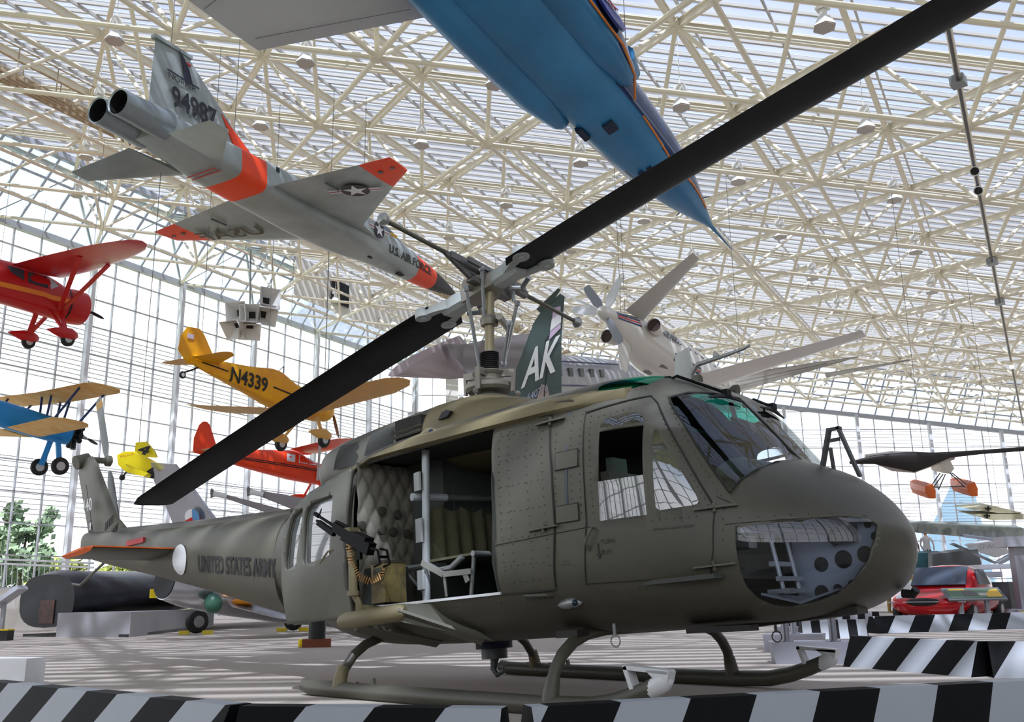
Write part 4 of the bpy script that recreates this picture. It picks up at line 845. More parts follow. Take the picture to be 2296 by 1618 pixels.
text('NASA',.22,(-7.15,-1.165,-.12),(1,0,0),(0,0,1),WH,lg,sx=1.0)
b=MB(); b.tube([(-7.2,-1.16,-.22),(-6.95,-1.165,-.02),(-6.65,-1.165,.02),(-6.35,-1.16,.2)],.016,5); b.build('red_swoosh',RED,lg)
b=MB()
for r in range(2):
    for c in range(3):
        for k in range(5): b.box((-2.9+.04*k-.26*c,-.12+.18*r+.06*c,-.555+.0*k),(.015,.10,.06))
b.build('vent_slots',mat('slot_dark',(24,40,70),.6),f4,0)
b=MB(); b.box((-5.0,.0,-.62),(.26,.20,.10)); b.box((-5.1,.48,-.50),(.34,.12,.10)); b.build('belly_opening',mat('opening_navy',(14,34,60),.6),f4,0)
b=MB(); b.prism([(-2.2,-.40,-.30),(-2.5,-.42,-.34),(-2.5,-.50,-.42)],(.0,.02,.02)); b.cyl((-1.0,-.25,0),(-.95,-.40,-.02),.012,n=6); b.cyl((-1.0,.25,0),(-.95,.40,-.02),.012,n=6); b.tube([(-2.5,-.2,-.53),(-1.3,-.1,-.36)],.004,4); b.build('probe_vane',mat('vane_blue',(30,70,110),.4),f4)
# --- generic light aircraft pieces
def prop(root,r,m,ang=0,n=2,hub=.12,x=.1,ch=.12):
    for k in range(n):
        a=ang+2*pi*k/n; d=V((0,math.cos(a),math.sin(a))); q=V((0,-d.z,d.y)); o=V((x,0,0))
        b=MB(); wing(b,[(o+d*.08+q*.04,o+d*.08-q*.04,.05,(1,0,0)),(o+d*r*.4+q*ch*.6,o+d*r*.4-q*ch*.5,.03,(1,0,0)),(o+d*r*.8+q*ch*.5,o+d*r*.8-q*ch*.5,.02,(1,0,0)),(o+d*r+q*ch*.15,o+d*r-q*ch*.2,.01,(1,0,0))]); b.build('propeller_blade',m,root,40)
def wheel(root,c,r,w,name='wheel',tm=None):
    b=MB(); c=V(c); b.rev([(-w/2,r*.6),(-w*.45,r*.9),(-w*.2,r),(w*.2,r),(w*.45,r*.9),(w/2,r*.6)],c,(0,1,0),20); o=b.build(name,BLK,root)
    b=MB(); b.cyl(c-V((0,w*.53,0)),c+V((0,w*.53,0)),r*.5,n=14); b.build('hub_cap',mat('hub_pale',(190,190,190),.4),o); return o
def spat(root,c,L_,h,w,m):
    b=MB(); c=V(c); rr=[]
    for t,k in((0,.05),(.08,.6),(.25,1),(.5,.92),(.8,.45),(1,.04)):
        rr.append([c+V((L_*(.35-t),w/2*k*math.cos(a),h/2*k*math.sin(a)+.03*t)) for a in [2*pi*i/14 for i in range(14)]])
    b.loft(rr); return b.build('wheel_spat',m,root)
RW=mat('red_aircraft_paint',(196,24,26),.3,var=.08,vs=.8)
s_=thing('red_cabin_monoplane','red high-wing monoplane with orange stripe, spatted wheels and black propeller, at the glass wall','aircraft',(-30.079,9.230,12.065),(1.7415,.0313,.1156))
T=[(-8.6,.25,.04,.12,.12,2),(-7.5,.2,.12,.3,.2,2),(-5.5,.12,.36,.62,.42,2.2),(-4.0,.1,.52,.98,.55,2.4),(-2.6,.08,.58,1.0,.62,2.6),(-1.6,.05,.60,.80,.66,2.3),(-1.05,0,.64,.64,.66,2)]
b=MB(); b.loft(fus(T,28,.15)); b.build('fuselage',RW,s_,50)
b=MB(); b.rev([(-1.12,.60),(-1.0,.66),(-.6,.69),(-.25,.66),(-.15,.55),(-.17,.3)],(0,0,0),(1,0,0),28); b.build('engine_cowl',RW,s_)
b=MB(); b.rev([(-1.10,.665),(-1.04,.68)],(0,0,0),(1,0,0),28,cap=False); b.build('cowl_gap',mat('cowl_bronze',(40,24,18),.4),s_)
b=MB(); b.cyl((-.16,0,0),(.06,0,0),.11,n=12); b.build('propeller_hub',GM,s_)
prop(s_,1.1,BLK,math.radians(20),2)
def ssurf(T,x,z,o=.02,s=-1):
    q=pchip(T,x); r=max(-.98,min(.98,(z-q[0])/(q[2] if z>q[0] else q[3]))); return V((x,s*(q[1]*(1-abs(r)**q[4])**(1/q[4])+o),z))
b=MB()
b.loft([[ssurf(T,x,.10+(-.05 if x>-2 else .0)+dz) for x in [-1.15-.25*k for k in range(24)]] for dz in(-.09,.09)],False,False,closed=False); b.build('orange_stripe',mat('orange_stripe',(236,130,30),.35),s_)
for P_ in([(-2.05,.35),(-2.85,.40),(-2.85,.80),(-2.1,.82)],[(-3.0,.42),(-3.5,.62),(-3.62,.86),(-3.0,.84)]):
    b=MB(); b.prism([ssurf(T,x,z,.015) for x,z in P_],(0,-.01,0)); b.build('cabin_window',mat('cabin_window_dark',(66,74,86),.08),s_,0)
b=MB(); b.prism([ssurf(T,-1.62,.55,.02),ssurf(T,-1.95,.35,.02),ssurf(T,-1.98,.80,.02)],(0,-.01,0)); b.build('windscreen',mat('sky_glass',(190,205,220),.05),s_,0)
for s in(-1,1):
    b=MB(); up=(0,0,1)
    wing(b,[((-1.35,s*.45,.98),(-3.5,s*.45,.90),.25,up),((-1.4,s*2.5,1.12),(-3.55,s*2.5,1.04),.28,up),((-1.65,s*4.8,1.32),(-3.4,s*4.8,1.25),.2,up),((-1.9,s*5.8,1.42),(-3.15,s*5.8,1.37),.14,up),((-2.2,s*6.25,1.48),(-2.9,s*6.25,1.46),.08,up),((-2.45,s*6.38,1.5),(-2.6,s*6.38,1.5),.03,up)]); b.build('wing',RW,s_,40)
    for x0,x1 in((-1.35,-1.75),(-1.45,-2.9)):
        b=MB(); b.bar((x0,s*.5,-.35),(x1,s*3.6,1.10),.16,.05,up=(0,0,1)); b.build('wing_strut',RW,s_)
    for x0 in(-1.3,-1.75):
        b=MB(); b.bar((x0,s*.45,-.45),(-1.50,s*1.2,-1.25),.18,.06,up=(0,0,1)); b.build('gear_leg',RW,s_)
    sp_=spat(s_,(-1.45,s*1.25,-1.30),1.3,.48,.28,RW); wheel(s_,(-1.42,s*1.25,-1.48),.28,.16)
# --- biplane
KB=mat('biplane_blue',(30,140,214),.35,var=.1,vs=1); KY=mat('cream_fabric',(232,196,130),.6,var=.25,vs=2,c2=(214,150,50))
k_=thing('biplane','blue and cream biplane with open cockpits and black radial engine, below the red monoplane','biplane',(-33.840,11.341,7.670),(1.5867,-.1351,.0825))
T=[(-7.2,.2,.05,.2,.15,2),(-5.5,.12,.2,.34,.3,2.2),(-3.4,.05,.38,.56,.48,2.4),(-1.6,0,.44,.52,.5,2.4),(-.7,0,.46,.46,.48,2)]
b=MB(); b.loft(fus(T,24,.2)); b.build('fuselage',KB,k_,50)
b=MB()
for k in range(7):
    a=2*pi*k/7; d=V((0,math.cos(a),math.sin(a))); b.cyl(V((-.42,0,0))+d*.2,V((-.42,0,0))+d*.62,.11,n=10)
b.cyl((-.7,0,0),(-.2,0,0),.26,n=16); b.build('radial_engine',mat('engine_black',(34,34,36),.4,.4),k_)
b=MB(); b.cyl((-.22,0,0),(.08,0,0),.07,n=10); b.build('propeller_hub',GM,k_); prop(k_,1.2,BLK,math.radians(15),2)
for s in(-1,1):
    for z0,z1,x0,yr in((1.30,1.38,-1.0,.0),(-.42,-.22,-1.85,.4)):
        b=MB(); wing(b,[((x0,s*yr,z0),(x0-1.45,s*yr,z0),.16,(0,0,1)),((x0,s*4.3,z1),(x0-1.45,s*4.3,z1),.15,(0,0,1)),((x0-.25,s*4.8,z1+.02),(x0-1.2,s*4.8,z1+.02),.08,(0,0,1)),((x0-.6,s*4.92,z1+.02),(x0-.9,s*4.92,z1+.02),.03,(0,0,1))]); b.build('wing',KY,k_,40)
    for xa,xb,y in((-1.2,-2.0,3.4),(-2.2,-2.9,3.4),(-1.2,-1.2,.45),(-2.0,-1.9,.45)):
        b=MB(); b.bar((xa,s*y,1.33),(xb,s*y if y>1 else s*.35,-.28 if y>1 else .45),.09,.03,up=(0,1,0)); b.build('interplane_strut',mat('strut_navy',(40,60,110),.5),k_)
    b=MB(); b.bar((-1.2,s*.35,-.4),(-1.1,s*.85,-1.4),.22,.08,up=(0,0,1)); b.build('gear_leg',KB,k_); wheel(k_,(-1.1,s*.98,-1.5),.36,.17)
b=MB(); wing(b,[((-6.3,0,.35),(-7.4,0,.3),.08,(0,1,0)),((-6.9,0,1.4),(-7.5,0,1.35),.05,(0,1,0))]); b.build('fin',KY,k_)
for y in(-.3,.3): pass
# --- yellow home-built low wing
FY=mat('yellow_aircraft_paint',(250,186,20),.45,var=.12,vs=1.5,c2=(236,150,20)); FC=mat('yellow_fabric_underside',(226,172,96),.55,var=.12,vs=2)
y_=thing('yellow_low_wing_plane','yellow open-cockpit low-wing plane lettered N4339 above the helicopter rotor blade','aircraft',(-16.724,10.973,6.347),(1.7030,-.0096,.0391))
T=[(-5.2,.55,.05,.16,.10,2.5),(-4.6,.5,.12,.2,.2,4),(-3.3,.32,.26,.42,.30,4.5),(-2.4,.2,.34,.62,.40,4.5),(-1.6,.12,.36,.40,.46,4.5),(-.7,.05,.36,.34,.42,3),(-.1,0,.26,.26,.28,2.2),(0,0,.15,.15,.15,2)]
b=MB(); b.loft(fus(T,28,.12)); b.build('fuselage',FY,y_,40)
text('N4339',.40,None,None,None,BKM,y_,fn=lambda a,c:ssurf(T,-4.05+a,.20-a*.10+c,.03),sx=.80,bold=.012)
b=MB(); b.tube([ssurf(T,x,.53-(x+4.9)*.12,.012) for x in(-4.9,-4.6,-4.3,-4.12)],.018,6); b.tube([ssurf(T,x,.26-(x+2.6)*.14,.012) for x in(-2.62,-2.2,-1.8,-1.3,-.8)],.022,6); b.build('black_cheat_line',BKM,y_)
b=MB(); b.sph((-2.35,0,.74),(.35,.22,.09),12); b.build('cockpit_coaming',DKM,y_)
b=MB(); b.tube([(-2.15,-.18,.78),(-2.0,0,1.02),(-2.15,.18,.78)],.012,6); b.build('windscreen_frame',BKM,y_)
b=MB(); up=(0,1,0); wing(b,[((-4.35,0,.62),(-5.3,0,.42),.06,up),((-4.6,0,.95),(-5.62,0,.72),.06,up),((-4.85,0,1.3),(-5.58,0,1.12),.05,up),((-5.0,0,1.42),(-5.4,0,1.40),.03,up)]); ft=b.build('rudder_fin',FY,y_,40)
b=MB(); b.box((-5.3,-.035,1.15),(.20,.01,.13)); b.build('flag_mark',mat('flag_pale',(206,190,200),.5),ft,0)
for s in(-1,1):
    b=MB(); wing(b,[((-4.35,s*.08,.60),(-5.25,s*.08,.60),.06,(0,0,1)),((-4.75,s*1.15,.62),(-5.2,s*1.2,.62),.04,(0,0,1)),((-4.95,s*1.32,.63),(-5.1,s*1.32,.63),.02,(0,0,1))]); b.build('tailplane',FY if s<0 else FC,y_,40)
    b=MB(); wing(b,[((-.95,s*.30,-.22),(-2.35,s*.30,-.22),.16,(0,0,1)),((-.95,s*3.4,.12),(-2.35,s*3.4,.12),.15,(0,0,1)),((-1.15,s*4.05,.22),(-2.2,s*4.05,.22),.10,(0,0,1)),((-1.45,s*4.32,.27),(-1.95,s*4.32,.27),.04,(0,0,1))]); b.build('wing',FC,y_,40)
    b=MB(); b.bar((-.9,s*.35,-.3),(-1.1,s*.85,-.95),.10,.05); b.build('gear_leg',FC,y_); spat(y_,(-1.1,s*.88,-.92),.95,.34,.24,FC); wheel(y_,(-1.08,s*.88,-1.06),.22,.13)
b=MB(); b.tube([(-4.9,0,.42),(-5.1,0,.30),(-5.35,0,.18)],.025,6); b.build('tail_spring',BKM,y_); wheel(y_,(-5.4,0,.10),.10,.05,'tail_wheel')
prop(y_,.85,mat('wood_propeller',(120,70,36),.3),1.2,2)
# --- orange red high wing on the same wall
OR=mat('orange_red_paint',(232,64,24),.3,var=.1,vs=1)
o_=thing('orange_cabin_monoplane','orange-red high-wing cabin plane with black pinstripes behind the helicopter rotor','aircraft',(-31.221,22.859,6.717),(1.3916,-.0654,.0604))
T=[(-7.3,.25,.04,.12,.1,2),(-6.2,.22,.14,.3,.24,2.4),(-4.2,.12,.36,.62,.42,2.6),(-3.1,.1,.46,.78,.52,2.8),(-2.5,.08,.50,.86,.56,3),(-1.5,.04,.50,.52,.56,2.8),(-.9,0,.50,.5,.52,2.2),(-.25,0,.42,.4,.42,2)]
b=MB(); b.loft(fus(T,26,.15)); b.build('fuselage',OR,o_,45)
for z in(.14,.06):
    b=MB(); b.tube([ssurf(T,-.6-.3*k,z-.0+.03*k*.2,.012) for k in range(20)],.02,5); b.build('pinstripe',BKM,o_)
for x0,x1 in((-1.45,-1.85),(-1.95,-2.4),(-2.6,-3.0)):
    b=MB(); b.prism([ssurf(T,x,z,.015) for x,z in((x0,.34),(x1,.34),(x1,.72),(x0,.70 if x0<-1.5 else .5))],(0,-.01,0)); b.build('cabin_window',mat('bright_window',(214,224,234),.08),o_,0)
b=MB(); wing(b,[((-6.2,0,.4),(-7.35,0,.2),.08,(0,1,0)),((-6.5,0,1.0),(-7.4,0,.8),.07,(0,1,0)),((-6.75,0,1.5),(-7.25,0,1.42),.04,(0,1,0)),((-6.9,0,1.62),(-7.1,0,1.6),.02,(0,1,0))]); b.build('fin',OR,o_,45)
for s in(-1,1):
    b=MB(); wing(b,[((-1.35,s*.4,.98),(-2.95,s*.4,.92),.2,(0,0,1)),((-1.4,s*4.3,1.12),(-2.9,s*4.3,1.08),.18,(0,0,1)),((-1.8,s*5.1,1.16),(-2.5,s*5.1,1.15),.05,(0,0,1))]); b.build('wing',OR,o_,45)
    b=MB(); wing(b,[((-6.2,s*.08,.3),(-7.1,s*.08,.28),.06,(0,0,1)),((-6.6,s*1.4,.3),(-7.1,s*1.4,.3),.03,(0,0,1))]); b.build('tailplane',mat('dope_tan',(214,150,100),.5),o_,45)
    for xa in(-1.5,-2.6):
        b=MB(); b.bar((-1.3,s*.45,-.35),(xa,s*2.9,1.03),.12,.04); b.build('wing_strut',mat('strut_silver',(190,190,192),.4,.4),o_)
    b=MB(); b.bar((-1.2,s*.4,-.45),(-1.2,s*1.1,-1.15),.10,.05); b.build('gear_leg',OR,o_); spat(o_,(-1.15,s*1.12,-1.15),1.1,.40,.26,OR); wheel(o_,(-1.12,s*1.12,-1.33),.25,.14)
b=MB(); b.rev([(-.35,.44),(0,.40),(.06,.2)],(-.1,0,0),(1,0,0),20); b.build('engine_cowl',OR,o_); prop(o_,1.0,BLK,.9,2)
# --- pusher business plane with Y tail
PW=mat('pearl_white_paint',(226,222,214),.18,.1,var=.05,vs=.6)
l_=thing('white_pusher_plane','glossy white pusher propeller aircraft lettered N626BL seen from its tail','aircraft',(-9.025,14.628,8.652),(1.7480,-.0267,-.0615))
T=[(.25,0,.14,.14,.14,2),(.8,-.02,.26,.28,.30,2),(1.6,-.10,.46,.46,.50,2.1),(2.6,-.24,.66,.66,.66,2.3),(3.6,-.30,.74,.78,.74,2.3),(6,-.32,.76,.82,.76,2.3),(9,-.34,.72,.74,.70,2.2),(11,-.4,.45,.4,.45,2.1),(12.1,-.5,.06,.06,.06,2)]
b=MB(); b.loft(fus(T,32,.2)); b.build('fuselage',PW,l_,50)
b=MB(); b.rev([(-.35,.02),(-.28,.12),(-.1,.19),(.15,.23),(.3,.23)],(0,0,0),(1,0,0),20); b.build('spinner',PW,l_)
for k,a in enumerate((25,62+90,180+30,270+28)):
    a=math.radians([122,62,20,247][k]); d=V((0,math.cos(a),math.sin(a))); q=V((0,-d.z,d.y)); o=V((.0,0,0))
    b=MB(); wing(b,[(o+d*.15+q*.05,o+d*.15-q*.05,.06,(1,0,0)),(o+d*.4+q*.13+V((.05,0,0)),o+d*.4-q*.13-V((.05,0,0)),.04,(1,0,0)),(o+d*.95+q*.12,o+d*.95-q*.13,.02,(1,0,0)),(o+d*1.08+q*.08,o+d*1.08-q*.09,.01,(1,0,0))]); pb_=b.build('propeller_blade',mat('blade_white',(222,224,228),.3) if k in(0,2) else mat('blade_grey_dark',(142,146,156),.35),l_,40)
for s in(-1,1):
    b=MB(); wing(b,[((2.3,s*.25,.35),(.95,s*.25,.30),.14,(0,-s*.5,1)),((2.15,s*2.3,1.80),(1.55,s*2.3,1.80),.06,(0,-s*.5,1))]); b.build('tail_surface',mat('tail_grey_white',(186,182,172),.35) if s<0 else PW,l_,40)
    b=MB(); wing(b,[((7.3,s*.6,-.75),(5.5,s*.6,-.75),.24,(0,0,1)),((6.75,s*5.9,-.25),(5.95,s*5.9,-.25),.10,(0,0,1))]); b.build('wing',PW,l_,40)
    b=MB(); b.tube([(2.6,s*.60,-.05),(2.15,s*.72,-.06),(1.75,s*.78,-.06)],[.10,.22,.21],16,cap=False); b.add(b.ring((1.82,s*.775,-.06),(1,-s*.1,0),.20,16),[tuple(range(16))],1); b.build('engine_exhaust',[PW,mat('exhaust_brown',(50,30,26),.6)],l_)
b=MB(); wing(b,[((1.9,0,-.35),(.75,0,-.28),.16,(0,1,0)),((1.25,0,-1.5),(.75,0,-1.5),.07,(0,1,0))]); b.build('ventral_fin',PW,l_,40)
def lss(x,z,o=.012): return ssurf(T,x,z,o)
text('N626BL',.36,None,None,None,BKM,l_,fn=lambda a,c:lss(2.75+a*1.0,-.12+c,.03),sx=.80,bold=.01)
for z,m_ in((.20,'stripe_navy'),(.11,'stripe_navy'),(.02,'stripe_red'),(-.07,'stripe_navy')):
    mm=mat(m_,(40,50,90) if 'navy' in m_ else (200,50,50),.3)
    b=MB(); b.loft([[lss(.5+.1*k,z*(.7+.03*k)+d) for k in range(12)] for d in(-.022,.022)],False,False,closed=False); b.build('stripe',mm,l_)
for z,m_ in((-.52,'stripe_navy'),(-.62,'stripe_red'),(-.70,'stripe_navy')):
    b=MB(); b.loft([[lss(3.5+.2*k,z+d,.014) for k in range(12)] for d in(-.03,.03)],False,False,closed=False); b.build('stripe',MATS[m_],l_)
b=MB()
for k in range(9):
    x=4.9+.62*k; b.add([lss(x+a,.12+c,.016) for a,c in((-.14,-.16),(.14,-.16),(.14,.18),(-.14,.18))],[(0,1,2,3)])
b.build('cabin_windows',mat('cabin_window_dark',(66,74,86),.08),l_,0,label='row of dark cabin windows')
b=MB()
for y,z in((.15,-1.0),(-.35,-.93)): b.box((3.3,y,z),(.4,.16,.05))
b.build('belly_vent',mat('vent_grey',(110,112,112),.5),l_,0)
# ---------------------------------------------------------------- other exhibits, partly hidden
def bb(px,py,d): return at(px,py,d)
SIL=mat('bare_aluminium',(188,190,196),.22,.85,var=.12,vs=2)
# silver jet fin behind the tail boom and its fuselage on wheels
mg=thing('silver_jet','bare silver jet with red white and blue roundel, standing behind the helicopter tail boom','jet fighter')
b=MB(); sec_=[((px,py,20.5),(qx,qy,20.3)) for px,py,qx,qy in ((338,1036,396,1040),(345,1078,430,1085),(368,1125,462,1130),(392,1185,500,1180))]
d=(at(500,1180,20.3)-at(392,1185,20.5)).cross(UP).normalized()
wing(b,[(at(*q),at(*p),.10+.03*k,d) for k,(p,q) in enumerate(sec_)]); fn=b.build('fin',SIL,mg,30)
nn=-d if (CAM-at(430,1150,20.4)).dot(d)<0 else d
def disc(o,r,n,m,par,name,ry=None,half=None,w=1.0):
    o=V(o); x=RT-n*RT.dot(n); x.normalize(); y=n.cross(x); y=y if y.z>0 else -y
    a0,a1=half or (0,2*pi); K=22; b=MB(); P=[o+x*r*w*math.cos(a0+(a1-a0)*k/K)+y*r*math.sin(a0+(a1-a0)*k/K) for k in range(K+1)]
    b.add([o]+P,[(0,k+1,k+2) for k in range(K)]); return b.build(name,m,par,0)
oo=at(436,1157,20.2)+nn*.10
disc(oo,.17,nn,WH,fn,'roundel_white',half=(pi*.5,pi*1.15)); disc(oo+nn*.003,.17,nn,mat('roundel_blue',(90,140,190),.4),fn,'roundel_blue',half=(-pi*.4,pi*.5)); disc(oo+nn*.004,.17,nn,RED,fn,'roundel_red',half=(pi*1.15,pi*1.6))
ma=onz(440,1425); 
b=MB(); n0,n1=at(370,1300,20.5),at(700,1345,23.5); dx=(n1-n0).normalized()
b.tube([n0,n0+dx*.5,n0+dx*1.6,n0+dx*3.2,n1+dx*3],[.42,.52,.60,.62,.55],24); b.build('fuselage',SIL,mg)
b=MB(); b.add(b.ring(n0-dx*.02,dx,.40,20),[tuple(range(20))]); b.build('engine_nozzle',DKM,mg,0)
b=MB(); wing(b,[(n1+dx*1.2-V((0,0,.1)),n0+dx*1.4-V((0,0,.1)),.12,(0,0,1)),(at(640,1388,21.0),at(520,1360,20.4),.05,(0,0,1))]); b.build('wing',SIL,mg)
b=MB(); b.sph(at(478,1352,20.6),(.2,.2,.22),14); b.build('green_radome',mat('radome_green',(46,92,72),.4),mg)
b=MB(); b.sph(at(545,1350,21),(.28,.28,.10),14); b.build('amber_fairing',mat('amber_gloss',(190,120,20),.15,.4),mg)
gi=0
for px,py,r,lb in((440,1422,.30,''),(657,1415,.27,'')):
    g=onz(px,py); b=MB(); ax_=V((math.cos(1.9+1.2),math.sin(1.9+1.2),0)); b.rev([(-.10,.2),(-.08,r*.95),(0,r),(.08,r*.95),(.10,.2)],g+V((0,0,r+.02)),ax_,20); w_=b.build('wheel',BLK,mg); b=MB(); b.cyl(g+V((0,0,r+.02))-ax_*.11,g+V((0,0,r+.02))+ax_*.11,r*.5,n=12); b.build('hub_cap',GM,w_)
    b=MB(); b.cyl(g+V((0,0,r*1.2)),g+V((0,0,1.05)),.06,n=8); b.build('gear_strut',mat('gear_teal',(70,100,104),.5),mg)
    for s in(-1,1):
        b=MB(); b.box(g+V((s*.30*RT.x,s*.30*RT.y,.05)),(.26,.16,.10),R=rz(YAW-pi/2)); b.build('wheel_chock',mat('chock_yellow',(222,196,20),.5),None); o=bpy.context.scene.objects[-1] if False else None
YCH=mat('chock_yellow',(222,196,20),.5)
for o in list(COL.objects):
    if o.name.startswith('wheel_chock'): tag(o,None,'wheel chock','yellow chocks at the silver jet wheels'); o['label']='yellow block chocking a wheel of the silver jet'
# wooden and black block under the helicopter door
g=onz(710,1450); b=MB(); b.box(g+V((0,0,.07)),(.5,.35,.14),R=rz(.9)); blk=b.build('support_block',mat('rust_block',(120,62,36),.7),None,0); tag(blk,'rust brown and yellow block carrying a black jack post under the sliding door','support block')
b=MB(); b.cyl(g+V((0,0,.14)),g+V((0,0,.95)),.15,n=14); b.build('jack_post',BLK,blk)
b=MB(); b.box(g+V((-.22,-.16,.07)),(.12,.12,.13),R=rz(.9)); b.build('yellow_edge',YCH,blk,0)
# black delta aircraft on the left
BS=mat('matt_black_skin',(34,35,40),.38,var=.2,vs=1.5); bk=thing('black_aircraft','low matt black aircraft body with open octagonal end on a grey plinth, at the left','aircraft')
c0=at(105,1345,25.5); e1=at(900,1322,48)
dx=(e1-c0).normalized(); sx=dx.cross(V((0,0,1))).normalized(); uz=V((0,0,1))
def rg8(c,w,h,n=24,k=1.0):
    return [c+sx*w*math.copysign(abs(math.cos(a))**k,math.cos(a))+uz*h*math.copysign(abs(math.sin(a))**k,math.sin(a)) for a in [2*pi*i/n for i in range(n)]]
b=MB(); b.loft([rg8(c0-uz*.02,.90,.70,k=.75),rg8(c0+dx*.5+uz*.08,1.05,.72,k=.8),rg8(c0+dx*1.5+uz*.16,1.6,.62,k=1.15),rg8(c0+dx*9+uz*.22,1.8,.60,k=1.2),rg8(c0+dx*18+uz*.2,1.4,.5,k=1.2)]); body=b.build('body',BS,bk,40)
b=MB(); wing(b,[(c0+dx*1.5-sx*0.6,c0+dx*9-sx*.6,.25,uz),(c0+dx*3.2+sx*3.0-uz*.05,c0+dx*9+sx*3.0,.06,uz)]); b.build('chine',BS,bk,40)
b=MB(); q=c0-dx*.02; b.box(q-uz*.30+sx*.05,(.03,.48,.62),R=rz(math.atan2(dx.y,dx.x))); b.build('inspection_window',mat('window_exhibit',(96,60,50),.3,var=.7,vs=9,c2=(30,24,22)),bk,0)
b=MB(); p=at(350,1330,23.9); b.box(p,(.02,.34,.22),R=rz(math.atan2(dx.y,dx.x)+1.2)); b.build('yellow_notice',mat('notice_yellow',(240,214,30),.5),bk,0)
P0,P1,P2=onz(125,1428),onz(290,1428),onz(425,1412); b=MB(); b.prism([P0,P1,P2,P2+(P0-P1)*1.0+V((0,3,0))],(0,0,.60)); pl=b.build('display_plinth',mat('plinth_grey',(148,146,150),.6),None,0); tag(pl,'grey wedge-shaped plinth under the black aircraft','plinth')
b=MB(); b.prism([P0-V((1.5,.2,0)),P1+V((0,-.03,0)),P2+V((.1,-.02,0)),P0+V((-1.5,3,0))],(0,0,.07)); b.build('plinth_base',BLK,pl,0)
# green fin with white code letters
ak=thing('green_jet_fin','tall dark green jet fin with white letters AK behind the helicopter mast','jet fighter'); D=24.0
GG=mat('camouflage_dark_green',(70,86,84),.5,var=.15,vs=1); n_=-fw
def A(px,py,dd=0): return at(px,py,D+dd)
b=MB(); b.prism([A(1118,935),A(1140,870),A(1168,800),A(1196,724),A(1218,690),A(1256,658),A(1266,664),A(1259,760),A(1259,930)],fw*.16); fn=b.build('fin',GG,ak,0)
b=MB(); b.prism([A(1203,692,-.03),A(1252,645,-.03),A(1257,650,-.03),A(1240,676,-.03),A(1210,700,-.03)],fw*.2); b.build('fin_cap',mat('fin_cap_green',(52,66,60),.4),ak,0)
b=MB(); b.prism([A(1241,690,-.02),A(1257,686,-.02),A(1257,735,-.02),A(1231,762,-.02)],-fw*.004); b.build('lilac_band',mat('faded_lilac',(196,176,200),.5),fn,0)
b=MB(); b.prism([A(1237,716,-.03),A(1258,700,-.03),A(1258,722,-.03),A(1233,742,-.03)],-fw*.004); b.build('white_band',WH,fn,0)
b=MB(); b.prism([A(1200,905,-.02),A(1214,860,-.02),A(1228,866,-.02),A(1240,930,-.02),A(1135,930,-.02),A(1165,900,-.02)],-fw*.003); b.build('tan_patch',mat('camouflage_tan',(158,142,132),.6,var=.1),fn,0)
def dirpx(a,b_): return (at(*b_,D)-at(*a,D)).normalized()
text('AK',.98,A(1170,868,-.05),dirpx((1170,868),(1215,845)),dirpx((1170,868),(1188,770)),WH,fn,sx=.52,bold=.03)
text('640776',.20,A(1181,900,-.06),dirpx((1181,900),(1226,876)),dirpx((1181,900),(1182,880)),mat('faded_lavender',(150,150,170),.5),fn,sx=.75)
b=MB(); b.tube([A(1216,930,-.03),A(1228,810,-.03),A(1227,790,-.03),A(1221,782,-.03),A(1224,760,-.03),A(1231,752,-.03)],.012,5); b.build('panel_line',SEAM,fn)
c_=at(1190,1012,24.2); b=MB(); hd=V((fw.x,fw.y,0)).normalized(); b.tube([c_-hd*.3,c_+hd*.6,c_+hd*4,c_+hd*9,c_+hd*11],[.45,.7,.8,.7,.3],20); b.build('fuselage',GG,ak)
for s in(-1,1):
    p=c_+hd*4.5+V((hd.y,-hd.x,0))*s*.7; b=MB(); b.cyl(p,V((p.x,p.y,.3)),.08,n=8); b.build('gear_strut',GM,ak); b=MB(); b.cyl(V((p.x,p.y,.36))-V((hd.y,-hd.x,0))*.12,V((p.x,p.y,.36))+V((hd.y,-hd.x,0))*.12,.36,n=18); b.build('wheel',BLK,ak)
# transport aircraft hanging behind
dc=thing('silver_airliner','large grey twin-engined airliner hanging behind the mast, with window row and raised wing','airliner')
o=at(1120,850,44); dx=(at(1560,862,62)-o).normalized(); sy=V((0,0,1)).cross(dx).normalized(); uz=dx.cross(sy)
def G(a,s,u,o=o,dx=dx,sy=sy,uz=uz): return o+dx*a+sy*s+uz*u
b=MB(); b.loft([[G(a,w*math.cos(t),u+h*math.sin(t)) for t in [2*pi*i/26 for i in range(26)]] for a,w,h,u in((-1.2,1.1,1.2,-.05),(1,1.25,1.35,0),(8,1.25,1.35,0),(12,.95,1.05,.2),(15,.5,.55,.45),(17,.1,.2,.6))]); fu=b.build('fuselage',mat('dull_silver',(176,176,178),.35,.3,var=.08,vs=.6),dc,50)
vsd=sy if (CAM-o).dot(sy)>0 else -sy
for k in range(7):
    b=MB(); b.box(o+dx*(1.2+1.05*k)+vsd*1.25+uz*.25,(.38,.10,.42),R=M((dx,sy,uz)).transposed()); b.build('cabin_window',mat('airliner_window',(86,90,84),.3),fu,0)
for u in(.78,-.42):
    b=MB(); b.bar(o+dx*-1+vsd*1.2+uz*u,o+dx*9.5+vsd*1.2+uz*u,.04,.07,up=uz); b.build('cheat_line',mat('line_navy',(70,72,100),.5),fu,0)
PG=mat('primer_grey',(138,132,134),.6,var=.08,vs=.5)
b=MB(); wing(b,[(at(960,838,41),at(1110,838,44),.6,uz),(at(870,842,36),at(1030,752,42),.5,uz)] ); b.build('wing',mat('primer_pinkish',(186,172,174),.6),dc,40)
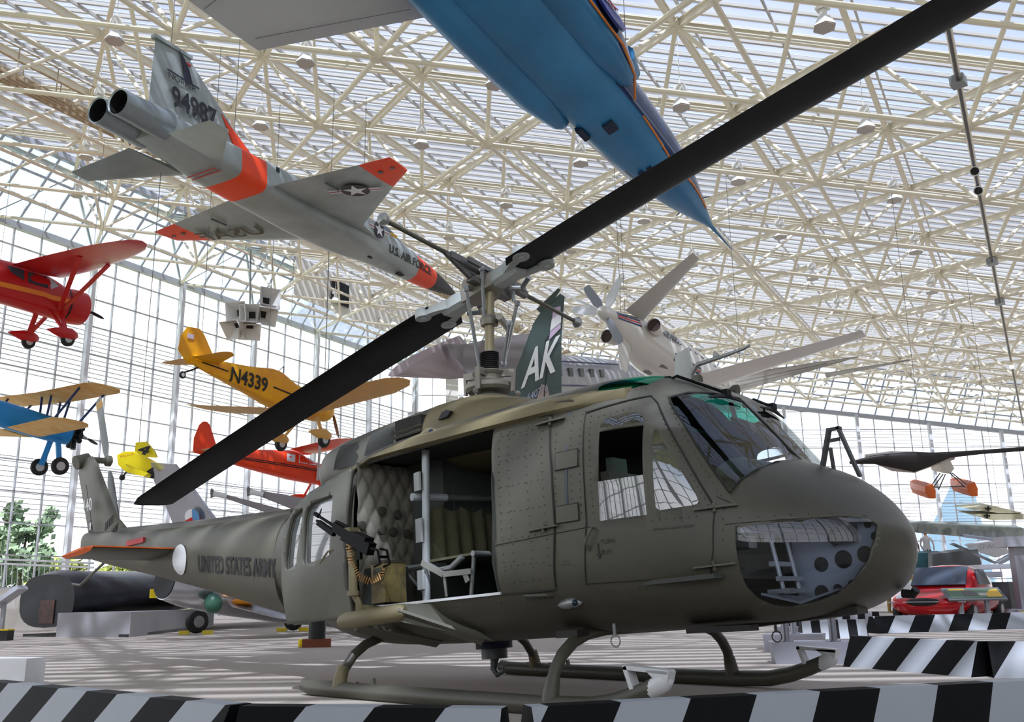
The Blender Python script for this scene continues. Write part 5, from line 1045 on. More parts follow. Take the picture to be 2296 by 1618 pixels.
b=MB(); b.prism([at(*q,40) for q in((998,770),(1040,772),(1110,757),(1190,746),(1215,780),(1168,835),(1052,842))],fw*.8); b.build('wing_centre',PG,dc,0)
# long pale wings at the right
for pts,lb,nm in ((((1592,880),(1640,842),(1925,800),(1650,880)),'long pale drooping wing rising to the right above the cockpit roof','a'),(((1850,838),(2040,806),(2042,808),(1855,846)),'thin pale wing tip behind the long pale wing','b')):
    dd=34 if nm=='a' else 42; b=MB(); P=[at(*q,dd) for q in pts]
    wing(b,[(P[0],P[3],.28,UP),(P[0].lerp(P[1],1),P[3].lerp(P[2],.02),.26,UP),(P[1].lerp(P[2],.97),P[2],.06,UP)]) if nm=='a' else b.loft([foil(P[0],P[3],.18,UP),foil(P[1],P[2],.05,UP)])
    w_=b.build('glider_wing',mat('pale_wing_skin',(206,200,190),.35,var=.06,vs=.4),None,40); tag(w_,lb,'aircraft wing')
# folded grey wings with fins behind the boom
fw_=thing('folded_wing_jet','grey jet with two folded missile-tipped wing panels showing above the tail boom','jet fighter')
for P in(((478,1106),(500,1106),(705,1160),(610,1152)),((560,1102),(590,1100),(745,1128),(668,1145))):
    b=MB(); b.prism([at(*q,24) for q in P],fw*.25-UP*.08); w_=b.build('folded_wing',mat('folded_grey',(140,134,138),.5,var=.08),fw_,0)
    x,y=P[0]; b=MB(); b.prism([at(*q,23.9) for q in((x-4,y-12),(x+2,y-4),(x+3,y+8),(x-6,y+10),(x-7,y-6))],fw*.05); b.build('missile_fin',mat('fin_grey',(106,106,108),.5),w_,0)
    b=MB(); b.tube([at(x,y,23.9),at(x+30,y+6,24)],.07,8); b.build('missile_body',WH,w_)
# yellow racer tail with number four
yr=thing('yellow_racer','small yellow racing plane whose tail with a black 4 shows beside the rotor blade tip','aircraft'); Y2=mat('lemon_yellow',(246,226,30),.3,var=.08,vs=2)
for nm,P,dd in(('rudder',((304,992),(325,990),(344,1012),(350,1026),(318,1024),(302,1010)),20.3),('rear_fuselage',((265,1042),(262,1020),(275,1013),(300,1012),(352,1040),(350,1075),(330,1070),(282,1058)),20.6),('tailplane',((280,1041),(300,1050),(330,1062),(322,1068),(300,1062)),20.2)):
    b=MB(); b.prism([at(*q,dd) for q in P],fw*.12); b.build(nm,Y2,yr,0)
def tpx(s,h,p,u,v,D_,m,par,**k): return text(s,h,at(*p,D_),(at(*u,D_)-at(*p,D_)).normalized(),(at(*v,D_)-at(*p,D_)).normalized(),m,par,**k)
tpx('4',.27,(328,1066),(346,1072),(338,1036),20.48,BKM,yr,bold=.02); tpx('4',.20,(308,1014),(345,1023),(318,998),20.18,BKM,yr,bold=.015,sx=1.5)
tpx('MISS N-74',.05,(270,1026),(290,1022),(269,1018),20.5,RED,yr)
b=MB(); b.tube([at(283,1058,20.5),at(276,1068,20.5)],.02,6); b.sph(at(274,1070,20.5),.07,8); b.build('tail_wheel',BLK,yr)
# loudspeaker cluster
HG=mat('horn_grey',(224,222,220),.55,var=.05); d0=30
for k,(px,py,tx,ty,tz) in enumerate(((528,700,-.15,0,0),(560,705,.05,0,0),(606,668,.7,.25,1),(600,706,.8,-.1,0),(520,740,-.3,-.6,0),(560,742,.25,-.6,0))):
    c=at(px,py,d0); n=(-fw*.95+RT*tx+UP*ty).normalized(); b=MB(); xx=n.cross(V((0,0,1))).normalized(); yy=xx.cross(n)
    def sq(cc,a): return [cc+xx*a*i+yy*a*j for i,j in((-1,-1),(1,-1),(1,1),(-1,1))]
    b.loft([sq(c-n*.5,.14),sq(c-n*.4,.15),sq(c,.34)],True,False); b.loft([sq(c,.34),sq(c-n*.02,.31),sq(c-n*.36,.10)],False,False); h=b.build('horn_loudspeaker',HG,None,0)
    tag(h,['grey square horn loudspeaker facing the hall, leftmost of the cluster\'s upper row','grey square horn loudspeaker in the middle of the cluster','tall grey loudspeaker box at the top right of the cluster','grey horn loudspeaker turned away at the right of the cluster','grey horn loudspeaker tilted down at the lower left of the cluster','grey horn loudspeaker tilted down at the lower right of the cluster'][k],'loudspeaker','hanging loudspeaker cluster')
    b=MB(); b.add(sq(c-n*.35,.11),[(0,1,2,3)]); b.build('horn_throat',DKM,h,0)
sf=MB(); sf.cyl(at(560,725,d0+.6),at(562,560,d0+.6),.03,n=6); sf.bar(at(515,725,d0+.6),at(610,715,d0+.6),.06,.06); sf=sf.build('speaker_hanger',GM,None); tag(sf,'thin steel hanger carrying the loudspeaker cluster','bracket')
# lamps hanging from upper nodes
LW=mat('lamp_white',(250,248,240),.4); LN=mat('lamp_lens',(196,186,176),.3)
def mk_lamp(p):
    t=thing('pendant_lamp','white pendant lamp with hexagonal lens hanging from the roof truss','lamp',p,group='pendant lamps under the roof')
    b=MB(); b.rev([(0,.30),(.28,.16),(.30,.10),(.48,.10)],(0,0,0),(0,0,1),6); b.box((0,0,.62),(.30,.26,.24)); b.build('lamp_shade',LW,t,20)
    b=MB(); b.rev([(-.02,.285),(.0,.285)],(0,0,-.01),(0,0,1),6); b.build('lens',LN,t,20)
    b=MB(); b.cyl((0,0,.7),(0,0,2.7),.012,n=5); b.build('hanging_rod',LW,t); return t
proto=None
WHERE={0:'nearest row',1:'second row',2:'third row',3:'fourth row',4:'fifth row',5:'sixth row',6:'seventh row',7:'eighth row',8:'farthest row'}
for i in range(-1,9):
    for j in range(-6,5):
        p=U(i,j,-2.95); q=p-CAM; z=q.dot(fw); x=1148+FPX*q.dot(RT)/z; y=809-FPX*q.dot(UP)/z
        if z<5 or not(-20<x<2316 and -20<y<1000): continue
        if proto is None: proto=mk_lamp(p)
        else: dup(proto,M.Translation(p),'white pendant lamp with hexagonal lens hanging from the roof truss','pendant lamps under the roof')
# conduit with projectors along the lower chord
b=MB(); b.tube([L(-2,3,-.28),L(9,3,-.28)],.045,8); cn=b.build('lighting_track',mat('track_dark',(84,80,80),.5),None); tag(cn,'dark pipe with projectors running along the roof truss at the right','pipe')
for k,(t,r) in enumerate(((.35,.18),(.62,.2))):
    p=L(-1+t+.0,3,-.55); p=L(0+t,3,-.5); b=MB(); v=(CAM-p).normalized(); b.cyl(p-v*.3,p+v*.2,.15,n=16); o=b.build('spotlight',WH,None); tag(o,['white round spotlight with dark mouth, upper of the pair on the roof pipe','white round spotlight with dark mouth, lower of the pair on the roof pipe'][k],'spotlight','spotlights on the roof pipe'); b=MB(); b.cyl(p+v*.2,p+v*.205,.12,n=16); b.build('lens',DKM,o)
lp=L(5.15,3,-.5); b=MB(); b.sph(lp,.12,10); o=b.build('lit_spotlight',mat('lamp_glow',(255,214,160),.5,emit=9),None); tag(o,'small glowing warm spotlight on the roof pipe','spotlight')
for t in(-.55,2.0,3.0):
    p=L(t,3,-.25); b=MB(); b.box(p,(.35,.35,.25)); o=b.build('junction_box',GM,cn,0)
# ---------------------------------------------------------------- floor exhibits, barriers, people, outside
SW=mat('barrier_white',(172,176,182),.5,var=.05); SBK=mat('barrier_black',(9,9,11),.6,spec=.15)
def clip(poly,a,c):
    for sgn,lim in((1,a),(-1,-c)):
        out=[]
        for k in range(len(poly)):
            p,q=poly[k],poly[(k+1)%len(poly)]; dp,dq=sgn*p[0]-lim,sgn*q[0]-lim
            if dp>=0: out.append(p)
            if dp*dq<0: t=dp/(dp-dq); out.append((p[0]+(q[0]-p[0])*t,p[1]+(q[1]-p[1])*t))
        poly=out
        if len(poly)<3: return []
    return poly
def barrier(P,Q,label,h=.32,wb=.20,wt=.06,w=.34,sl=.24,ph=0,group='striped floor barriers'):
    P=V((P[0],P[1],0));Q=V((Q[0],Q[1],0)); d=(Q-P); Ln=d.length; d.normalize(); n=V((d.y,-d.x,0)); b=MB()
    for s in(1,-1):
        k=-3
        while k*w+ph<Ln+w:
            x=k*w+ph; poly=clip([(x,0),(x+w,0),(x+w+sl,h),(x+sl,h)],0,Ln)
            if poly: b.add([P+d*a+n*s*(wb+(wt-wb)*z/h)+V((0,0,z+.001)) for a,z in poly],[tuple(range(len(poly)))],k%2)
            k+=1
    k=-3
    while k*w+ph<Ln+w:
        x=k*w+ph+sl; poly=clip([(x,-1),(x+w,-1),(x+w,1),(x,1)],0,Ln)
        if poly: b.add([P+d*a+n*z*wt+V((0,0,h+.001)) for a,z in poly],[tuple(range(len(poly)))],k%2)
        k+=1
    for e in(P,Q): b.add([e+n*wb,e-n*wb,e-n*wt+V((0,0,h)),e+n*wt+V((0,0,h))],[(0,1,2,3)],1)
    return tag(b.build('striped_barrier',[SW,SBK],None,0),label,'barrier',group)
barrier((-1.6,-4.0),(1.74,-3.92),'black and white striped barrier at the lower left, beside the white box')
barrier((1.78,-3.92),(2.91,-3.32),'short striped barrier segment joining the two long front barriers',ph=.1)
barrier((2.96,-3.22),(5.0,.17),'long striped barrier across the lower right in front of the skids',ph=.2,w=.36)
barrier((1.55,4.13),(3.10,3.36),'striped barrier behind the helicopter nose, beside the grey post plinth',ph=.1)
barrier((3.14,3.38),(4.6,3.9),'striped barrier corner piece at the right edge')
barrier((-1.45,12.5),(.5,16.0),'striped barrier in front of the red car',ph=.2,w=.5,sl=.35)
barrier((-1.75,9.9),(-.85,10.6),'short striped barrier seen between the steel posts',w=.16,sl=.02)
barrier((-3.6,13.6),(-3.1,17.2),'far striped barrier left of the red car')
PLG=mat('plinth_paint',(150,150,158),.6,var=.05); STL=mat('brushed_steel_post',(150,152,160),.28,.8)
def plinth(cx,cy,a,wx,wy,h,posts,label,ph=1.05):
    t=thing('post_plinth',label,'plinth',(cx,cy,0),(a,0,0)); b=MB(); b.loft([[V((sx*wx*k,sy*wy*k,z)) for sx,sy in((-.5,-.5),(.5,-.5),(.5,.5),(-.5,.5))] for k,z in((.94,0),(1,h))]); b.build('base_box',PLG,t,0)
    for x,y in posts:
        b=MB(); b.rev([(0,.085),(.012,.085),(.014,.045),(ph,.045)],(x,y,h),(0,0,1),18); b.build('steel_post',STL,t)
    b=MB(); b.box((posts[0][0],posts[0][1],h+ph-.02),(.7,.45,.03)) if len(posts)==1 else b.bar((posts[0][0],posts[0][1],h+ph),(posts[-1][0],posts[-1][1],h+ph),.5,.03); b.build('panel_top',PLG,t,0)
    return t
q=onz(1858,1492); plinth(q.x-.35,q.y+.38,.55,.95,.5,.24,[(-.28,.05),(.25,-.02)],'grey plinth with two steel posts behind the far skid tip')
q=onz(1748,1464); plinth(q.x,q.y+.5,.3,.8,.5,.24,[(0,0)],'grey plinth with one steel post behind the helicopter belly')
q=onz(1778,1425); plinth(q.x,q.y+.3,.3,.9,.5,.16,[(-.3,0),(.3,0)],'low far plinth with two steel posts under the nose')
q=onz(1842,1412); plinth(q.x+.2,q.y-.3,.3,.8,.5,.16,[(0,0)],'low plinth with single steel post nearest the striped barrier')
# red car
CR=mat('car_red',(176,12,22),.15,var=.04); cg=onz(2103,1405); d=(cg-CAM).normalized()
fwd=V((-d.x,-d.y,0)).normalized(); ca=math.atan2(fwd.y,fwd.x)-.28
cg=onz(2103,1402); car=thing('red_car','small red coupe with oval grille behind the striped barrier at the right','car',(cg.x,cg.y,0),(ca,0,0))
T=[(-3.4,.62,.70,.10,.30,3),(-2.6,.62,.86,.22,.42,3),(-1.2,.62,.92,.26,.45,3.2),(0,.60,.92,.24,.42,3),(.5,.58,.84,.16,.36,2.8),(.85,.55,.66,.08,.26,2.6),(.98,.52,.42,.04,.14,2.4)]
b=MB(); b.loft(fus(T,30,.12)); b.build('body',CR,car,50)
T2=[(-3.3,.75,.3,.1,.1,2.5),(-2.6,.78,.68,.52,.1,3),(-1.4,.80,.74,.60,.1,3.2),(-.95,.8,.74,.54,.1,3.2),(-.45,.8,.66,.08,.05,3)]
bm=bmesh.new(); rg=fus(T2,30,.1); b=MB(); b.loft(rg); cb=b.build('cabin',CR,car,50); bm.free()
b=MB(); b.prism([(-.40,-.62,.90),(-.40,.62,.90),(-.86,.60,1.32),(-.86,-.60,1.32)],(.05,0,.03)); b.build('windscreen',mat('car_glass',(70,78,90),.05),car,0)
for s in(-1,1):
    b=MB(); b.prism([(-1.0,s*.735,.92),(-1.0,s*.70,1.28),(-1.75,s*.70,1.28),(-2.2,s*.72,.92)],(0,s*.02,0)); b.build('side_window',MATS['car_glass'],car,0)
    b=MB(); b.sph((.58,s*.56,.62),(.22,.13,.12),14); b.build('headlamp',mat('lamp_glass',(206,206,210),.1),car)
    b=MB(); b.bar((.90,s*.36,.56),(.70,s*.86,.54),.03,.03); b.build('bumper_bar',mat('chrome',(220,222,226),.1,.9),car,0)
    b=MB(); b.sph((.90,s*.42,.55),.035,8); b.build('indicator',mat('amber',(240,150,40),.3),car)
    for x in(-2.4,.1): wheel(car,(x,s*.80,.30),.30,.18)
b=MB(); b.sph((.90,0,.54),(.16,.40,.10),18); gr=b.build('grille',DKM,car); b=MB(); b.bar((1.06,-.40,.55),(1.06,.40,.55),.03,.02); b.build('grille_bar',MATS['chrome'],gr,0)
b=MB(); b.bar((-.55,.1,.95),(-.80,.0,1.22),.012,.012); b.build('wiper',BLK,car)
# trailer with silver wing behind the car
q=at(2240,1330,28); b=MB(); b.box((q.x,q.y,.55),(2.8,1.2,.9),R=rz(ca)); tr_=b.build('trailer',mat('trailer_black',(38,38,42),.5),None,0); tag(tr_,'dark trailer body behind the red car and the information panel','trailer'); q2=at(2240,1270,25); b=MB(); b.bar(at(2178,1272,25),at(2296,1268,25),.9,.12); b.build('silver_wing',mat('pale_silver',(196,200,208),.4),tr_,0)
# information panel
g=onz(2193,1404); t=thing('information_panel','green and yellow slanted information panel on two grey legs in front of the red car','information panel',(g.x,g.y,0),(YAW-pi/2+.05,0,0))
for x in(-.33,.28):
    b=MB(); b.bar((x,.05,0),(x,0,.62),.09,.09,up=(0,1,0)); b.build('leg',PLG,t,0)
R_=M.Rotation(.62,3,'X'); b=MB(); b.box((0,0,.70),(1.34,.44,.04),R=R_); b.build('panel_frame',mat('panel_grey',(104,106,110),.5),t,0)
b=MB(); b.box((0,-.012,.722),(1.22,.34,.012),R=R_); bd=b.build('printed_board',mat('board_green',(96,122,96),.4),t,0)
def brd(x,y,w,h,m,nm):
    b=MB(); b.box(V((0,-.012,.722))+R_@V((x,y,.009)),(w,h,.004),R=R_); b.build(nm,m,bd,0)
YB=mat('board_yellow',(232,186,70),.4); b=MB(); b.add([V((0,-.012,.722))+R_@V(p) for p in[(.59,-.15,.012)]+[(.59-.34*math.cos(a),-.15+.30*math.sin(a),.012) for a in [pi/2*k/10 for k in range(11)]]],[(0,k+1,k+2) for k in range(10)]); b.build('yellow_quarter',YB,bd,0)
brd(-.35,.13,.36,.05,YB,'yellow_strip'); brd(-.12,.0,.28,.20,mat('board_photo',(110,106,104),.4,var=.4,vs=20),'photo'); brd(.20,-.05,.24,.11,mat('board_pale',(190,190,180),.4),'pale_picture')
# pillar stand at right edge
g=onz(2291,1398); t=thing('display_pillar','grey square pillar with overhanging box top at the right edge','pillar',(g.x,g.y,0),(YAW-pi/2,0,0)); b=MB(); b.box((.12,0,.9),(.26,.26,1.8)); b.build('post',PLG,t,0); b=MB(); b.box((.1,0,1.9),(.75,.5,.24)); b.build('box_top',mat('pale_grey_panel',(172,174,182),.5),t,0); b=MB(); b.loft([[V((sx*a+.1,sy*a,z)) for sx,sy in((-1,-1),(1,-1),(1,1),(-1,1))] for a,z in((.42,0),(.30,.34))]); b.build('base',PLG,t,0); b=MB(); b.box((.1,-.36,.26),(.6,.02,.07)); b.build('hazard_strip',YCH,t,0)
# long ribbed wing and grey panels in the distance
def slab(name,pts,d,th,m,label,cat,par=None):
    b=MB(); b.prism([at(px,py,d) for px,py in pts],fw*th); o=b.build(name,m,par,0); return tag(o,label,cat) if label else o
wg=slab('corrugated_wing',((2040,1176),(2045,1172),(2296,1184),(2296,1218),(2250,1212),(2150,1202),(2055,1194),(2040,1190)),27,.5,mat('weathered_grey_green',(176,182,172),.6,var=.35,vs=3,c2=(120,128,120)),'long weathered grey wing spar with round holes above the red car','aircraft wing')
for k in range(7): disc(at(2066+30*k,1186+2*k,26.9),.10,-fw,mat('hole_grey',(112,116,110),.6),wg,'spar_hole')
slab('wing_fairing',((2160,1204),(2296,1222),(2296,1215),(2160,1198)),26.8,.2,mat('fairing_grey',(130,132,140),.5),None,None,wg)
slab('grey_screen',((2090,1243),(2192,1230),(2200,1262),(2200,1384),(2092,1384)),30,.3,mat('screen_grey',(110,114,114),.7,var=.05),'dark grey angled screen behind the red car','screen')
slab('teal_screen',((2034,1240),(2110,1238),(2110,1376),(2034,1376)),34,.3,mat('teal_paint',(28,74,82),.5,var=.3,vs=4),'dark teal balcony front behind the helicopter nose','balcony')
sg_=slab('exhibition_sign',((2165,1222),(2252,1208),(2262,1240),(2232,1250),(2190,1236)),33,.2,mat('sign_white',(206,206,208),.6),'white curved exhibition sign with faint lettering at the right','sign'); tpx('SPACE EXPLO',.22,(2194,1234),(2270,1222),(2193,1222),32.9,mat('sign_letter',(170,172,178),.6),sg_)
for P in(((2134,1222),(2145,1219),(2240,1262),(2230,1264)),((2236,1262),(2280,1238),(2284,1244),(2244,1266))):
    slab('grey_beam',P,29,.2,mat('beam_grey',(138,140,144),.5),'slanting grey beam behind the red car, '+('left' if P[0][0]<2200 else 'right')+' of the crossing pair','beam')
slab('white_tent',((2018,1310),(2032,1255),(2062,1290),(2060,1376),(2020,1376)),33,.3,mat('tent_grey_white',(196,200,198),.6,var=.1),'grey white tent-like display beside the helicopter nose','display')
slab('yellow_sign',((2040,1292),(2060,1290),(2060,1298),(2052,1298),(2052,1377),(2048,1377),(2048,1299),(2040,1300)),31.5,.05,YB,'small yellow sign behind the photographer','sign')
# seaplane-like ultralight hanging at right
ul=thing('floatplane','white high-wing floatplane with black hull wing and two orange float tips hanging at the right','aircraft')
b=MB(); D2=30
b.loft([foil(at(px,y0,D2),at(px,y1,D2-.0),.3*k,fw) for px,y0,y1,k in((1905,1034,1040,.3),(1960,1020,1040,.7),(2020,1014,1052,1),(2050,1012,1058,1),(2085,1014,1045,1),(2130,1012,1026,.8),(2200,1008,1018,.6),(2296,1001,1011,.5))]); b.build('rotor_wing',mat('wing_dark_brown',(40,36,34),.4),ul,40)
b=MB(); b.loft([foil(at(px,y0,D2+.3),at(px,y1,D2+.3),.4*k,fw) for px,y0,y1,k in((1940,1018,1030,.4),(2000,1010,1056,1),(2050,1012,1060,1),(2100,1014,1042,1),(2140,1012,1030,.6))]); b.build('white_hull',mat('hull_white',(214,206,196),.5),ul,40)
b=MB(); b.prism([at(*q,D2+.2) for q in((2105,1030),(2128,1026),(2140,1050),(2130,1062),(2114,1060))],fw*.8); b.build('engine_box',mat('box_cream',(220,214,200),.5),ul,0)
b=MB()
for a,c in(((2108,1060),(2086,1092)),((2115,1062),(2092,1094)),((2120,1062),(2104,1098)),((2135,1060),(2170,1088)),((2130,1060),(2164,1092)),((2090,1092),(2160,1090))): b.cyl(at(*a,D2),at(*c,D2),.02,n=5)
b.build('strut_frame',mat('strut_dark',(60,60,62),.5),ul)
for px,py,lb in((2084,1102,0),(2178,1097,0)):
    c=at(px,py,D2); b=MB(); b.loft([[c+RT*(a*w)+V((0,0,z))+fw*dd for a,z in((-1,.18),(.6,.25),(1,.05),(.8,-.2),(-.5,-.2),(-1.1,0))] for w,dd in((.16,-.1),(.2,.5),(.1,1.2))]); b.build('float',mat('orange_varnish',(206,96,36),.35),ul,20)
# cross-marked vintage biplane
vb=thing('vintage_biplane','cream vintage biplane with black crosses hanging low at the far right','biplane')
for P in(((2168,1140),(2230,1134),(2296,1150),(2240,1150)),((2175,1152),(2296,1152),(2296,1164),(2225,1166))):
    b=MB(); b.prism([at(*q,38) for q in P],fw*1.2-UP*.05); w_=b.build('wing',mat('vintage_cream',(206,200,166),.6,var=.1),vb,0)
for px,py in((2216,1140),(2213,1156)): 
    b=MB(); c=at(px,py,37.9); b.bar(c-RT*.12,c+RT*.12,.05,.05,up=UP); b.bar(c-UP*.1,c+UP*.1,.05,.05,up=RT); b.build('black_cross',BLK,vb,0)
# people
def person(px,py,h,top,legs,hair,label,yaw=0,arms=0,seated=False):
    g=onz(px,py) if not seated else at(px,py,36.5); t=thing('person',label,'person',g,(yaw,0,0)); k=h/1.75
    me=bpy.data.meshes.new('body'); vs=[(0,0,.93),(0,0,1.15),(0,0,1.40),(0,0,1.52),(0,0,1.66),(-.10,0,.90),(-.12,.02,.50),(-.12,-.02,.07),(-.12,.14,.03),(.10,0,.90),(.12,0,.50),(.12,-.02,.07),(.12,.14,.03),(-.20,0,1.40),(-.27,.05,1.13),(-.20,.25,1.25 if arms else .90),(.20,0,1.40),(.27,.05,1.13),(.20,.25,1.25 if arms else .90)]
    es=[(0,1),(1,2),(2,3),(3,4),(0,5),(5,6),(6,7),(7,8),(0,9),(9,10),(10,11),(11,12),(2,13),(13,14),(14,15),(2,16),(16,17),(17,18)]
    rr=[.15,.13,.15,.055,.095,.09,.062,.045,.04,.09,.062,.045,.04,.06,.045,.035,.06,.045,.035]
    me.from_pydata([V(v)*k for v in vs],es,[]); o=bpy.data.objects.new('body',me); COL.objects.link(o); o.parent=t
    md=o.modifiers.new('skin','SKIN'); 
    for q,r in zip(me.skin_vertices[0].data,rr): q.radius=(r*k,r*k*.8)
    me.skin_vertices[0].data[0].use_root=True; s2=o.modifiers.new('sub','SUBSURF'); s2.levels=s2.render_levels=1
    me.materials.append(mat('cloth_'+top[0],top[1],.8)); dg=bpy.context.evaluated_depsgraph_get(); dg.update(); m2=bpy.data.meshes.new_from_object(o.evaluated_get(dg)); o.modifiers.clear(); o.data=m2
    m2.materials.clear()
    for m_ in(mat('cloth_'+top[0],top[1],.8),mat('cloth_'+legs[0],legs[1],.8),mat('skin_tone',(200,150,125),.6)): m2.materials.append(m_)
    for f in m2.polygons:
        z=f.center.z/k; f.material_index=2 if z>1.47 or (abs(f.center.x/k)>.1 and f.center.y/k>.19) else (0 if z>.93 else 1); f.use_smooth=True
    b=MB(); b.sph((0,-.015*k,1.67*k),(.088*k,.10*k,.10*k),12); b.build('hair',mat('hair_'+hair[0],hair[1],.8),t); b=MB(); b.sph((0,.03*k,1.64*k),(.075*k,.085*k,.10*k),12); b.box((0,.115*k,1.64*k),(.02*k,.03*k,.035*k)); b.build('face',MATS['skin_tone'],t)
    return t
pr_=person(1996,1374,1.72,('black',(26,26,28)),('tan',(176,142,88)),('dark',(40,30,24)),'person in a black top and tan trousers photographing beside the helicopter nose',yaw=YAW+2.6,arms=1)
b=MB(); b.box((0,.28,1.28),(.14,.10,.10)); cm=b.build('camera_body',BLK,pr_,0,label='black camera with red strap')
person(2052,1282,1.5,('black_red',(60,24,30)),('dark_blue',(40,44,60)),('red',(190,40,40)),'red-haired person in dark clothes behind the teal balcony',seated=True); person(2085,1282,1.6,('white',(210,206,204)),('brown',(90,70,60)),('brown',(80,50,40)),'person in a white top standing on the far balcony',seated=True)
b=MB(); q=at(2070,1284,36.5); b.box((q.x,q.y,q.z-.12),(4.5,3.2,.2),R=rz(YAW-pi/2)); b.build('balcony_deck',PLG,bpy.data.objects['teal_screen'],0)
# left side railing, board, boxes
rl=thing('railing','white metal railing at the far left behind the black aircraft','railing'); D3=30
for y0,y1 in((1252,1262),(1262,1272)):
    b=MB(); b.cyl(at(-30,y0,D3),at(210,y1,D3),.035,n=6); b.build('handrail',WH,rl)
b=MB()
for k in range(14): b.cyl(at(-20+12*k,1262+.3*k,D3),at(-22+12*k,1312+.3*k,D3),.014,n=5)
b.build('balusters',WH,rl,kind='stuff'); b=MB(); b.box(at(70,1350,D3+.3)-V((0,0,.2)),(9,.2,1.3),R=rz(YAW-pi/2)); b.build('railing_kerb',mat('kerb_cream',(214,208,200),.6),rl,0)
g=onz(8,1436); t=thing('slanted_panel','grey slanted reading panel on a post at the left edge','information panel',(g.x,g.y,0),(YAW-pi/2,0,0)); b=MB(); b.box((-.08,0,.5),(.08,.08,1.0)); b.build('post',PLG,t,0); b=MB(); b.box((.0,0,1.0),(.75,.5,.10),R=M.Rotation(-.62,3,'Y')); b.build('panel',mat('pale_grey_panel',(172,174,182),.5),t,0); b=MB(); b.box((0,0,.12),(.3,.3,.24)); b.build('black_base',BLK,t,0); b=MB(); b.box((0,0,.25),(.31,.31,.03)); b.build('yellow_edge',YCH,t,0)
g=onz(20,1538); b=MB(); b.box((g.x-.32,g.y+.15,.13),(.55,.30,.26),R=rz(.5)); o=b.build('white_box',WH,None,0); tag(o,'low white box on the carpet at the left edge behind the barrier','box')
# air conditioner box on the column
b=MB(); b.box(at(948,945,60)-V((0,0,.2)),(1.8,1.2,1.5),R=rz(YAW-pi/2)); ac=b.build('air_handler',mat('handler_white',(222,222,222),.5),None,0); tag(ac,'white ventilation box with dark grille beside the cream column','ventilation box'); b=MB(); b.box(at(952,934,59.2),(1.2,.05,.5),R=rz(YAW-pi/2)); b.build('grille',DKM,ac,0)
# solid cream eaves panel with an open vent
b=MB(); b.prism([L(6.7,-5.33,3.6),L(9.5,-5.33,3.6),L(9.5,-5.33,.9),L(6.7,-5.33,.9)],-AV.cross(V((0,0,1)))*-.08); ep=b.build('wall_eaves',m_white,None,0); tag(ep,kind='structure')
p0,p1,p2,p3=[L(7.25,-5.29,3.1),L(7.55,-5.29,3.1),L(7.55,-5.29,1.5),L(7.25,-5.29,1.5)]; b=MB(); b.prism([p0,p1,p2,p3],(.05,.0,.0)); b.build('vent_opening',DKM,ep,0)
# trees and hedge outside the left wall
LF=mat('leaf_green',(130,152,124),.8,var=.3,vs=1.2,c2=(104,128,110)); LF2=mat('leaf_yellow_green',(150,160,84),.8,var=.3,vs=1.2); TK=mat('bark_brown',(90,76,62),.9)
def tree(x,y,h,r,m,label,n=2600):
    t=thing('outdoor_tree',label,'tree',(x,y,-.15),group=None); b=MB(); b.tube([(0,0,0),(.1,0,h*.4),(0,.1,h*.7)],[.22,.16,.08],8); b.build('trunk',TK,t); b=MB()
    cl_=[(random.gauss(0,r*.4),random.gauss(0,r*.4),h*(.35+.6*random.random())) for _ in range(26)]
    for _ in range(n):
        c=random.choice(cl_); s=.9*(1.15-c[2]/h*.6); p=V((c[0]+random.gauss(0,s*.5),c[1]+random.gauss(0,s*.5),c[2]+random.gauss(0,s*.45))); a=V((random.gauss(0,1),random.gauss(0,1),random.gauss(0,1))).normalized(); q=a.orthogonal().normalized(); e=a.cross(q); k=.22+.16*random.random()
        b.add([p+q*k,p+e*k*.7,p-q*k,p-e*k*.7],[(0,1,2,3)])
    b.build('foliage',m,t,0,kind='stuff')
for px,dd,h,r,m,lb in((45,74,8.8,3.0,LF,'tall dark green tree outside the glass wall, left of the helicopter fin'),(150,80,4.6,3.2,LF2,'yellow-green bushy tree outside the glass wall'),(285,100,6.0,3.4,LF2,'low yellow-green tree outside, behind the helicopter fin'),(380,92,6.2,3.0,LF,'dark round tree outside, right of the helicopter fin'),(-60,66,6.5,3,LF,'green tree outside at the left edge'),(650,105,5.5,3,LF,'small distant tree outside above the tail boom')):
    p=at(px,1300,dd); tree(p.x,p.y,h,r,m,lb)
# buildings beyond the end wall
def bld(px,d,w,dp,h,m,label,win=None):
    p=at(px,1300,d); b=MB(); b.box((p.x,p.y,h/2),(w,dp,h),R=rz(PHI-1.0058)); o=b.build('distant_building',m,None,0); tag(o,label,'building')
    if win:
        b=MB()
        for r in range(win[1]):
            for c in range(win[0]): 
                q=V((p.x,p.y,1.6+r*3))+BV*((c+.5)/win[0]-.5)*w+V((BV.y,-BV.x,0))*(dp/2+.05); b.box(q,(w/win[0]*.55,.1,1.6),R=rz(PHI-1.0058))
        b.build('windows',mat('far_window',(150,165,200),.3),o,0)
bld(2230,120,24,8,11,mat('far_white_wall',(214,210,222),.7),'pale distant building with rows of windows outside the end wall',(9,3)); bld(1900,115,14,8,8,mat('far_lilac_wall',(196,190,212),.7),'lilac distant building outside beside the helicopter nose')
p=at(2110,1300,100); b=MB(); b.add([V((p.x,p.y,0))+BV*a+V((0,0,z)) for a,z in((-5,0),(6,0),(5,11),(2.5,12))]+[V((p.x,p.y,0))+AV*6],[(0,1,2,3),(0,3,4),(1,4,2),(2,4,3)]); o=b.build('glass_pyramid',mat('slate_blue_roof',(112,140,166),.3),None,0); tag(o,'blue sloped glass roof seen outside behind the hanging floatplane','building')
